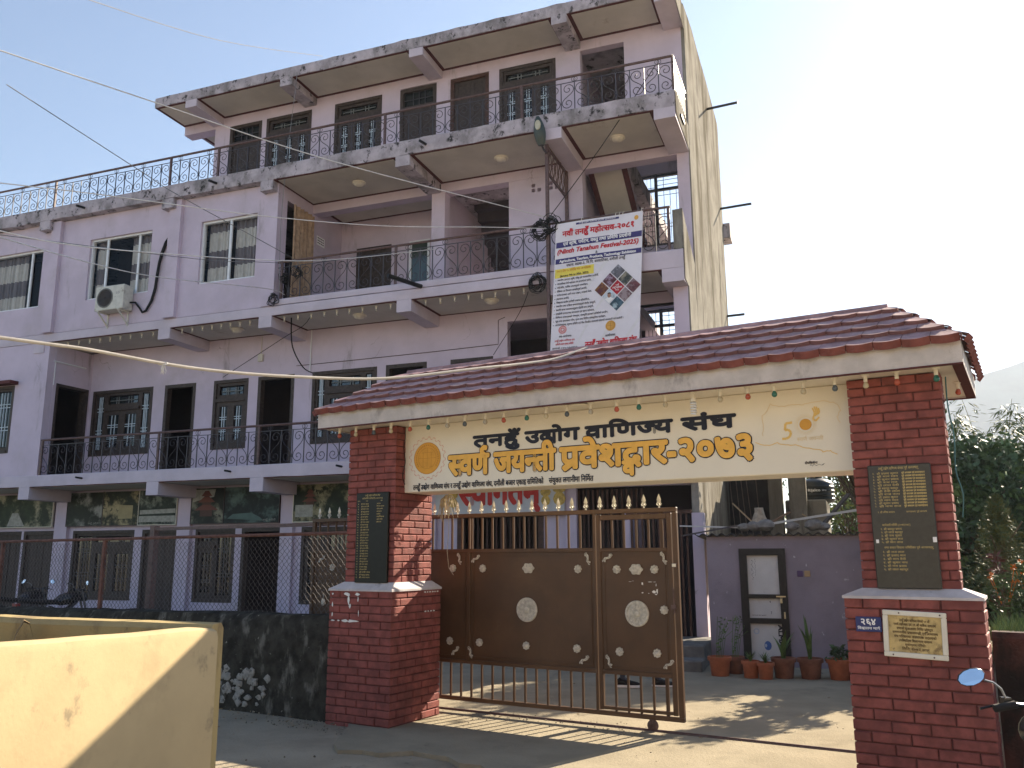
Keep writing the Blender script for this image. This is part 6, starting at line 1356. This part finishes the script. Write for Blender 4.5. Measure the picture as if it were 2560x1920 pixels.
# ------------------------------------------------------------------ motorcycles
def motorcycle(label, loc, rz, group=None, sc=1):
    t = thing('motorcycle', label, 'motorcycle', loc, rz, group); t.scale = (sc, sc, sc)
    for x in (-.62, .62):
        m = MB(); m.tube([(x + .27 * math.cos(k * math.pi / 16), 0, .30 + .27 * math.sin(k * math.pi / 16)) for k in range(33)], .042, 8, caps=False); wh = m.build('wheel', M_rubber, t, True)
        m = MB(); m.lathe([(.21, -.02), (.225, 0), (.21, .02)], (x, 0, .30), 24, axis='y'); m.lathe([(.05, -.06), (.05, .06)], (x, 0, .3), 10, axis='y')
        m.build('rim', mat('alloy', (.25, .25, .26), .4, metal=.7), wh, True)
    m = MB(); rs = [[(x, w_ * math.cos(q * math.pi / 6), z + h * math.sin(q * math.pi / 6)) for q in range(12)] for x, w_, h, z in ((-.08, .10, .05, .80), (.02, .15, .11, .83), (.2, .16, .13, .86), (.36, .12, .11, .88), (.42, .05, .05, .90))]; m.rings(rs); m.build('fuel_tank', mat('bike_black', (.012, .012, .014), .25, .1, 10, spec=.6), t, True)
    m = MB(); rs = [[(x, w_ * math.cos(q * math.pi / 6), z + h * math.sin(q * math.pi / 6)) for q in range(12)] for x, w_, h, z in ((-.78, .05, .03, .86), (-.7, .10, .05, .85), (-.35, .13, .05, .80), (-.05, .12, .05, .79), (.0, .06, .04, .80))]; m.rings(rs); m.build('saddle', M_rubber, t, True)
    m = MB(); m.cbox(-.2, .22, -.15, .15, .28, .62, .05); m.tube([(-.62, .09, .3), (-.1, .1, .42), (.3, .06, .75), (.42, .04, .92)], .025, 6); m.tube([(-.62, -.09, .3), (-.1, -.1, .42), (.3, -.06, .75), (.42, -.04, .92)], .025, 6); m.tube([(.1, -.14, .35), (-.5, -.17, .28), (-.85, -.17, .38)], .04, 8); m.build('frame', M_bars, t, True)
    m = MB()
    for s_ in (-1, 1): m.tube([(.62, s_ * .07, .30), (.47, s_ * .07, .78), (.42, s_ * .07, 1.0)], .022, 8)
    m.build('front_fork', MATS['alloy'], t, True)
    m = MB(); m.tube([(.34, .27, 1.00), (.36, .20, 1.02), (.43, .10, 1.0), (.43, -.10, 1.0), (.36, -.20, 1.02), (.34, -.27, 1.0)], .013, 8); hb = m.build('handlebar', MATS['bike_black'], t, True)
    for s_ in (-1, 1):
        m = MB(); m.tube([(.335, s_ * .17, 1.02), (.33, s_ * .28, 1.0)], .020, 10); m.build('grip', M_rubber, hb, True)
        m = MB(); m.tube([(.38, s_ * .20, 1.01), (.42, s_ * .25, 1.0), (.41, s_ * .32, .985)], .007, 6); m.box(.35, .40, s_ * .20 - .02, s_ * .20 + .02, .99, 1.05); m.build('lever', MATS['bike_black'], hb)
        m = MB(); m.tube([(.37, s_ * .20, 1.04), (.38, s_ * .215, 1.09), (.36, s_ * .26, 1.125), (.34, s_ * .31, 1.14)], .006, 6); m.build('mirror_stem', MATS['alloy'], hb, True)
        m = MB(); cx, cy, cz = .335, s_ * .375, 1.155
        def el(k, dx): return [(cx + dx + .012 * math.cos(q * .5236) + .30 * .045 * k * math.sin(q * .5236), cy + .066 * k * math.cos(q * .5236) * (1 if math.cos(q * .5236) * s_ > 0 else .92), cz + .040 * k * math.sin(q * .5236) - .018 * k * s_ * -math.cos(q * .5236) * -1) for q in range(12)]
        m.rings([el(.5, .03), el(.92, .022), el(1.05, .0), el(1.0, -.005)], True, False); mm_ = m.build('mirror', MATS['bike_black'], hb, True)
        m = MB(); m.poly(el(.97, -.004)); m.build('mirror_glass', MIRR, mm_)
    m = MB(); m.lathe([(.02, -.10), (.07, -.08), (.09, -.02), (.09, .0), (.06, .015), (0, .02)], (.52, 0, .86), 16, axis='x'); hl = m.build('headlight', MATS['bike_black'], t, True); m = MB(); m.lathe([(.085, .021), (.05, .03), (0, .034)], (.52, 0, .86), 16, axis='x'); m.build('lens', MATS['lamp_lens'], hl, True)
    m = MB(); m.rings([[(.62 + .34 * math.cos(a), w_, .30 + .34 * math.sin(a)) for w_ in (-.06, 0, .06)] for a in (.3, .7, 1.1, 1.5, 1.9, 2.3)], False, False, close=False); m.build('mudguard', MATS['bike_black'], t)
    m = MB(); m.cbox(-.86, -.78, -.09, .09, .72, .80, .01); m.build('tail_light', mat('tail_red', (.30, .02, .02), .3), t)
    return t
MIRR = bpy.data.materials.new('mirror_silver'); MIRR.use_nodes = True; b_ = MIRR.node_tree.nodes['Principled BSDF']; b_.inputs['Metallic'].default_value = 1; b_.inputs['Roughness'].default_value = .02; b_.inputs['Base Color'].default_value = (.85, .88, .9, 1)
motorcycle('black motorcycle at the right edge, only mirror and lever in view', (2.74, 4.33, -.1), R(84))
bw2 = gw(-10.9, 2.25, 0); motorcycle('dark motorcycle parked behind the fence before the left doors', bw2, BA + R(75), 'motorcycles behind the fence')
motorcycle('dark motorcycle behind the fence at the far left edge', gw(-12.4, 2.4, 0), BA + R(95), 'motorcycles behind the fence')

# ------------------------------------------------------------------ a person walking behind the gate, only one shoe shows under the panel
def person(loc, rz, label):
    t = thing('person', label, 'person', loc, rz)
    V = []; E = []; Rr = []
    def v(p, r, par=None):
        V.append(p); Rr.append(r if isinstance(r, tuple) else (r, r))
        if par is not None: E.append((par, len(V) - 1))
        return len(V) - 1
    pel = v((0, 0, .90), (.15, .11)); sp_ = v((.02, 0, 1.08), (.135, .095), pel); ch = v((.03, 0, 1.26), (.16, .11), sp_); nk0 = v((.02, 0, 1.38), .075, ch); nk = v((.03, 0, 1.44), .052, nk0); hd = v((.05, 0, 1.52), (.072, .082), nk); v((.06, 0, 1.60), (.068, .078), hd)
    nose = None
    for s_, fw in ((1, .26), (-1, -.20)):
        hp = v((0, s_ * .09, .84), .088, pel); kn = v((fw * .55 + .05, s_ * .09, .47), .058, hp); an = v((fw, s_ * .09, .10 if fw > 0 else .14), .038, kn); ft = v((fw + .06, s_ * .09, .05 if fw > 0 else .09), .036, an); v((fw + .17, s_ * .095, .035), .03, ft)
        sh = v((.03, s_ * .17, 1.33), .055, ch); el = v((-.04 - fw * .2, s_ * .22, 1.07), .042, sh); wr = v((.04 - fw * .5, s_ * .22, .85), .027, el); pm = v((.055 - fw * .55, s_ * .22, .79), (.034, .020), wr)
        for k in range(4):
            o_ = (k - 1.5) * .016; L_ = (.068, .078, .074, .058)[k]; a_ = v((.055 - fw * .57 + o_, s_ * .22, .755), .0085, pm); b2 = v((.06 - fw * .57 + o_, s_ * .215, .755 - L_ * .5), .008, a_); v((.068 - fw * .57 + o_, s_ * .205, .755 - L_), .007, b2)
        th_ = v((.075 - fw * .55, s_ * .195, .80), .009, pm); v((.095 - fw * .55, s_ * .185, .765), .008, th_)
    me = bpy.data.meshes.new('body'); me.from_pydata(V, E, []); o = bpy.data.objects.new('body', me); COL.objects.link(o); o.parent = t; me.materials.append(mat('walker_cloth', (.05, .055, .075), .85, .1, 10))
    sk = o.modifiers.new('skin', 'SKIN'); sv = me.skin_vertices[0].data
    for i, r in enumerate(Rr): sv[i].radius = r
    sv[0].use_root = True; o.modifiers.new('sub', 'SUBSURF').levels = 2; o.modifiers['sub'].render_levels = 2
    m = MB(); m.lathe([(.02, .0), (.08, -.02), (.092, -.07), (.088, -.11), (.07, -.13)], (.045, 0, 1.70), 16); m.build('hair', M_black, t, True)
    for s_, fw in ((1, .26), (-1, -.20)):
        z = 0 if fw > 0 else .02; m = MB(); rs = []
        for x, w_, h in ((-.07, .035, .07), (-.03, .042, .10), (.05, .045, .085), (.13, .05, .06), (.2, .035, .045), (.225, .015, .03)): rs.append([(fw + x, s_ * .09 + w_ * math.cos(q * math.pi / 5), z + .018 + h * .5 + h * .5 * math.sin(q * math.pi / 5)) for q in range(10)])
        m.rings(rs); sh = m.build('shoe', M_rubber, t, True); m = MB(); rs = []
        for x, w_ in ((-.078, .025), (-.05, .042), (.05, .047), (.13, .053), (.2, .04), (.235, .012)): rs.append([(fw + x, s_ * .09 - w_, z), (fw + x, s_ * .09 + w_, z), (fw + x, s_ * .09 + w_, z + .028), (fw + x, s_ * .09 - w_, z + .028)])
        m.rings(rs); m.build('sole', M_paper, sh)
    return t
person((1.60, 11.55, 0), R(-8), 'person in dark clothes walking behind the gate, one shoe showing below')

# ------------------------------------------------------------------ overhead cables
def wire(name, pts, r, m_, label, n=6, sub=5):
    P = [Vector(p) for p in pts]; out = []
    for i in range(len(P) - 1):
        p0, p1, p2, p3 = P[max(i - 1, 0)], P[i], P[i + 1], P[min(i + 2, len(P) - 1)]
        for k in range(sub):
            f = k / sub; out.append(.5 * ((2 * p1) + (p2 - p0) * f + (2 * p0 - 5 * p1 + 4 * p2 - p3) * f * f + (3 * p1 - p0 - 3 * p2 + p3) * f ** 3))
    out.append(P[-1]); m = MB(); c = out[0].copy(); m.tube([q - c for q in out], r, n); o = m.build(name, m_, None, True, loc=c); return tag(o, label, 'cable', 'overhead cables')
M_cab = mat('pale_cable', (.50, .46, .40), .5, .1, 8, spec=.4); M_cabd = mat('grey_cable', (.22, .22, .23), .5, .1, 8); M_cabw = mat('white_cable', (.62, .61, .60), .45, .1, 8, spec=.5)
wire('power_cable', [(-3.23, 5.0, 3.01), (-2.94, 5.24, 3.01), (-2.74, 5.41, 3.01), (-2.38, 5.72, 2.985), (-2.07, 5.98, 2.985), (-1.65, 6.34, 3.02), (-1.04, 6.86, 3.11), (-.31, 7.48, 3.325), (.08, 7.82, 3.44), (.42, 8.11, 3.555), (.77, 8.42, 3.74), (.95, 8.60, 3.79), (1.3, 9.2, 3.70), (2.0, 10.6, 3.6)], .0115, M_cab, 'thick pale cable sagging over the ridge of the gateway roof', 8)
m = MB()
for k in range(6): a = k * 1.1; m.tube([(0, 0, 0), (.012 * math.cos(a), .012 * math.sin(a), -.02 - .006 * k), (.02 * math.cos(a * 2), .01, -.055 - .004 * k)], .0022, 4)
for k in range(4): m.tube([(-.02 + .012 * k + .013 * math.cos(q * .7), .013 * math.sin(q * .7) * .7, .013 * math.sin(q * .7)) for q in range(10)], .003, 4, caps=False)
o = m.build('cable_tie', M_cabw, None, loc=(-2.385, 5.715, 2.985)); tag(o, 'frayed white tie knotted round the thick pale cable', 'cable tie')
wire('telephone_wire', [(-6.18, 9.0, 7.55), (-4.69, 10.36, 7.56), (-2.78, 12.19, 7.62), (.17, 15.05, 7.98), (.71, 15.56, 8.05)], .008, M_cabw, 'long wire from upper left down to the large cable coil by the banner')
wire('telephone_wire', [(-7.1, 11, 8.21), (-6.21, 13.35, 8.01), (-5.86, 14.32, 7.95), (-4.77, 17.29, 7.94), (-4.6, 17.62, 7.85)], .007, M_cabd, 'thin grey wire crossing the sky and wing down to the brown curtain')
wire('telephone_wire', [(-6.64, 10, 6.3), (-5.53, 10.82, 6.47), (-3.78, 12.13, 6.7), (-2.12, 13.37, 7.02), (-.46, 14.63, 7.49), (.72, 15.5, 7.8)], .007, M_cabw, 'pale wire passing across the wing top and the open balcony')
wire('telephone_wire', [(-5.91, 9, 5.3), (-5.29, 10.06, 5.45), (-3.85, 12.49, 6.13), (-2.96, 14.03, 6.68), (-1.52, 16.45, 7.75)], .0075, M_cabw, 'white wire crossing the middle of the wing windows to the railing')
wire('telephone_wire', [(-5.91, 9, 5.24), (-5.69, 11.04, 5.58), (-5.48, 12.88, 5.98), (-5.05, 16.93, 7.08), (-4.9, 17.75, 7.2)], .0075, M_cabw, 'white wire crossing above the air conditioner to the wing corner')
wire('telephone_wire', [(-5.63, 10, 8.87), (-5.02, 13.32, 10.4), (-4.24, 17.5, 12.72)], .006, M_cabd, 'faint thin wire at the top left reaching the roof edge')
wire('telephone_wire', [(2.73, 14.71, 10.73), (1.7, 15.13, 9.27), (.71, 15.5, 8.0)], .008, M_rubber, 'black wire slanting from the top railing down to the large coil')
wire('telephone_wire', [(.45, 15.6, 7.2), (.24, 16.28, 6.53), (-.38, 17.2, 5.72)], .007, M_rubber, 'black wire slanting from the banner edge to the window by the gate roof')
wire('telephone_wire', [(-4.81, 17.55, 12.3), (-4.83, 17.5, 11.7), (-4.93, 17.52, 10.28), (-5.0, 17.55, 8.79), (-4.98, 17.6, 7.25)], .006, M_cabd, 'thin wire hanging straight down past the wing corner')
wire('telephone_wire', [(-4.72, 17.62, 7.1), (-4.77, 17.9, 6.7), (-4.81, 18.25, 6.17), (-4.65, 18.6, 5.79), (-4.47, 18.78, 5.69)], .014, M_rubber, 'bundle of black wires hanging from the coil to the first-floor window')
wire('telephone_wire', [(-4.04, 17.4, 7.1), (-4.41, 17.8, 6.6), (-5.08, 18.3, 6.35), (-6.69, 19.4, 5.73)], .007, M_rubber, 'black wire crossing the pink wall to the small first-floor window')
wire('telephone_wire', [(-5.99, 9.5, 5.39), (-5.43, 14.2, 6.75), (-5.16, 16.48, 7.5), (-5.02, 17.68, 7.9)], .006, M_cabd, 'thin grey wire just below the white one across the wing')
t = thing('hanging_fibres', 'bundle of dry straw fibres hanging from the sign beam at left pillar', 'straw', gw(.47, -.47, 2.33), GA)
m = MB(); r_ = random.Random(14)
for k in range(46):
    a = r_.uniform(-.10, .10); L_ = r_.uniform(.08, .30); m.tube([(a * .4, -.03, .0), (a, -.05 + r_.uniform(-.02, .02), -.05), (a * 1.3 + r_.uniform(-.03, .03), -.04, -L_)], .003, 4)
m.tube([(.02, -.05, -.1), (.03, -.06, -.4), (.01, -.06, -.6), (.05, -.08, -.78), (.11, -.08, -.85)], .003, 4); m.build('fibres', mat('straw', (.42, .35, .24), .8, .3, 20), t)
wire('decoration_wire', [gw(.24, -.99, 3.02), gw(.25, -1.0, 2.9), gw(.235, -1.0, 2.8), gw(.25, -.99, 2.66), gw(.22, -.99, 2.52), gw(.25, -.99, 2.42)], .005, M_rubber, 'loose dark wire hanging down the left end of the sign')
wire('decoration_wire', [gw(5.44, -.9, 3.03), gw(5.44, -.98, 2.8), gw(5.46, -.97, 2.55), gw(5.45, -1.0, 2.3), gw(5.48, -.98, 2.12), gw(5.46, -.95, 1.95)], .005, mat('teal_wire', (.05, .16, .17), .5), 'thin teal wire hanging down the side of the right pillar')

# ------------------------------------------------------------------ unseen house added behind the viewer to bounce sunlight onto the facade
t = thing('added_bounce_house', 'unseen cream house added across the street to bounce light on the facade', 'building', (1.5, -11.5, 0), R(-12))
m = MB(); m.box(-13, 13, -7, 0, -.1, 7.2); m.build('wall', mat('cream_house', (.46, .39, .30), .9, .08, 2, .1, 40), t)
m = MB(); m.box(-13.3, 13.3, -7.3, .5, 7.2, 7.45); m.build('roof_slab', M_fascia, t); m = MB(); m.box(-13.2, 13.2, .0, 1.1, 3.5, 3.65); m.build('balcony_slab', M_fascia, t)
for i in range(7):
    for z in (1.0, 4.6):
        x = -10.8 + i * 3.6; m = MB(); m.box(x - .6, x + .6, -.05, .04, z, z + 1.3); o = m.build('window', M_wood, t); m = MB(); m.box(x - .5, x - .04, .041, .05, z + .1, z + 1.2); m.box(x + .04, x + .5, .041, .05, z + .1, z + 1.2); m.build('pane', M_glassd, o)

# ------------------------------------------------------------------ far hill
m = MB(); rs = []
for i in range(41):
    x = 360 + 900 * i / 40; h = 170 + .34 * (x - 440) if x > 440 else 170 - 1.2 * (440 - x); h = max(4, min(h, 236)) + 12 * mnoise.noise(Vector((x * .012, 0, 0)))
    rs.append([(x - 60, 780, 0), (x, 880, h * .8), (x + 10, 930, h), (x + 40, 1150, 0)])
m.rings(rs, False, False, close=False); tag(m.build('hill', mat('forest_hill', (.06, .085, .075), .95, .3, .02), smooth=True), kind='structure')

# ------------------------------------------------------------------ the air: one closed box of thin even haze
m = MB(); m.box(-900, 1300, -60, 1250, -2, 262); hz = m.build('haze', [])
M_hz = bpy.data.materials.new('haze_air'); M_hz.use_nodes = True; N = M_hz.node_tree.nodes; N.remove(N['Principled BSDF']); v_ = N.new('ShaderNodeVolumePrincipled')
v_.inputs['Color'].default_value = (.74, .84, 1, 1); v_.inputs['Density'].default_value = .00034; v_.inputs['Anisotropy'].default_value = .35
M_hz.node_tree.links.new(v_.outputs[0], N['Material Output'].inputs['Volume']); hz.data.materials.append(M_hz); tag(hz, 'thin bright haze filling the valley', kind='stuff')
bpy.data.objects.remove(_fo)
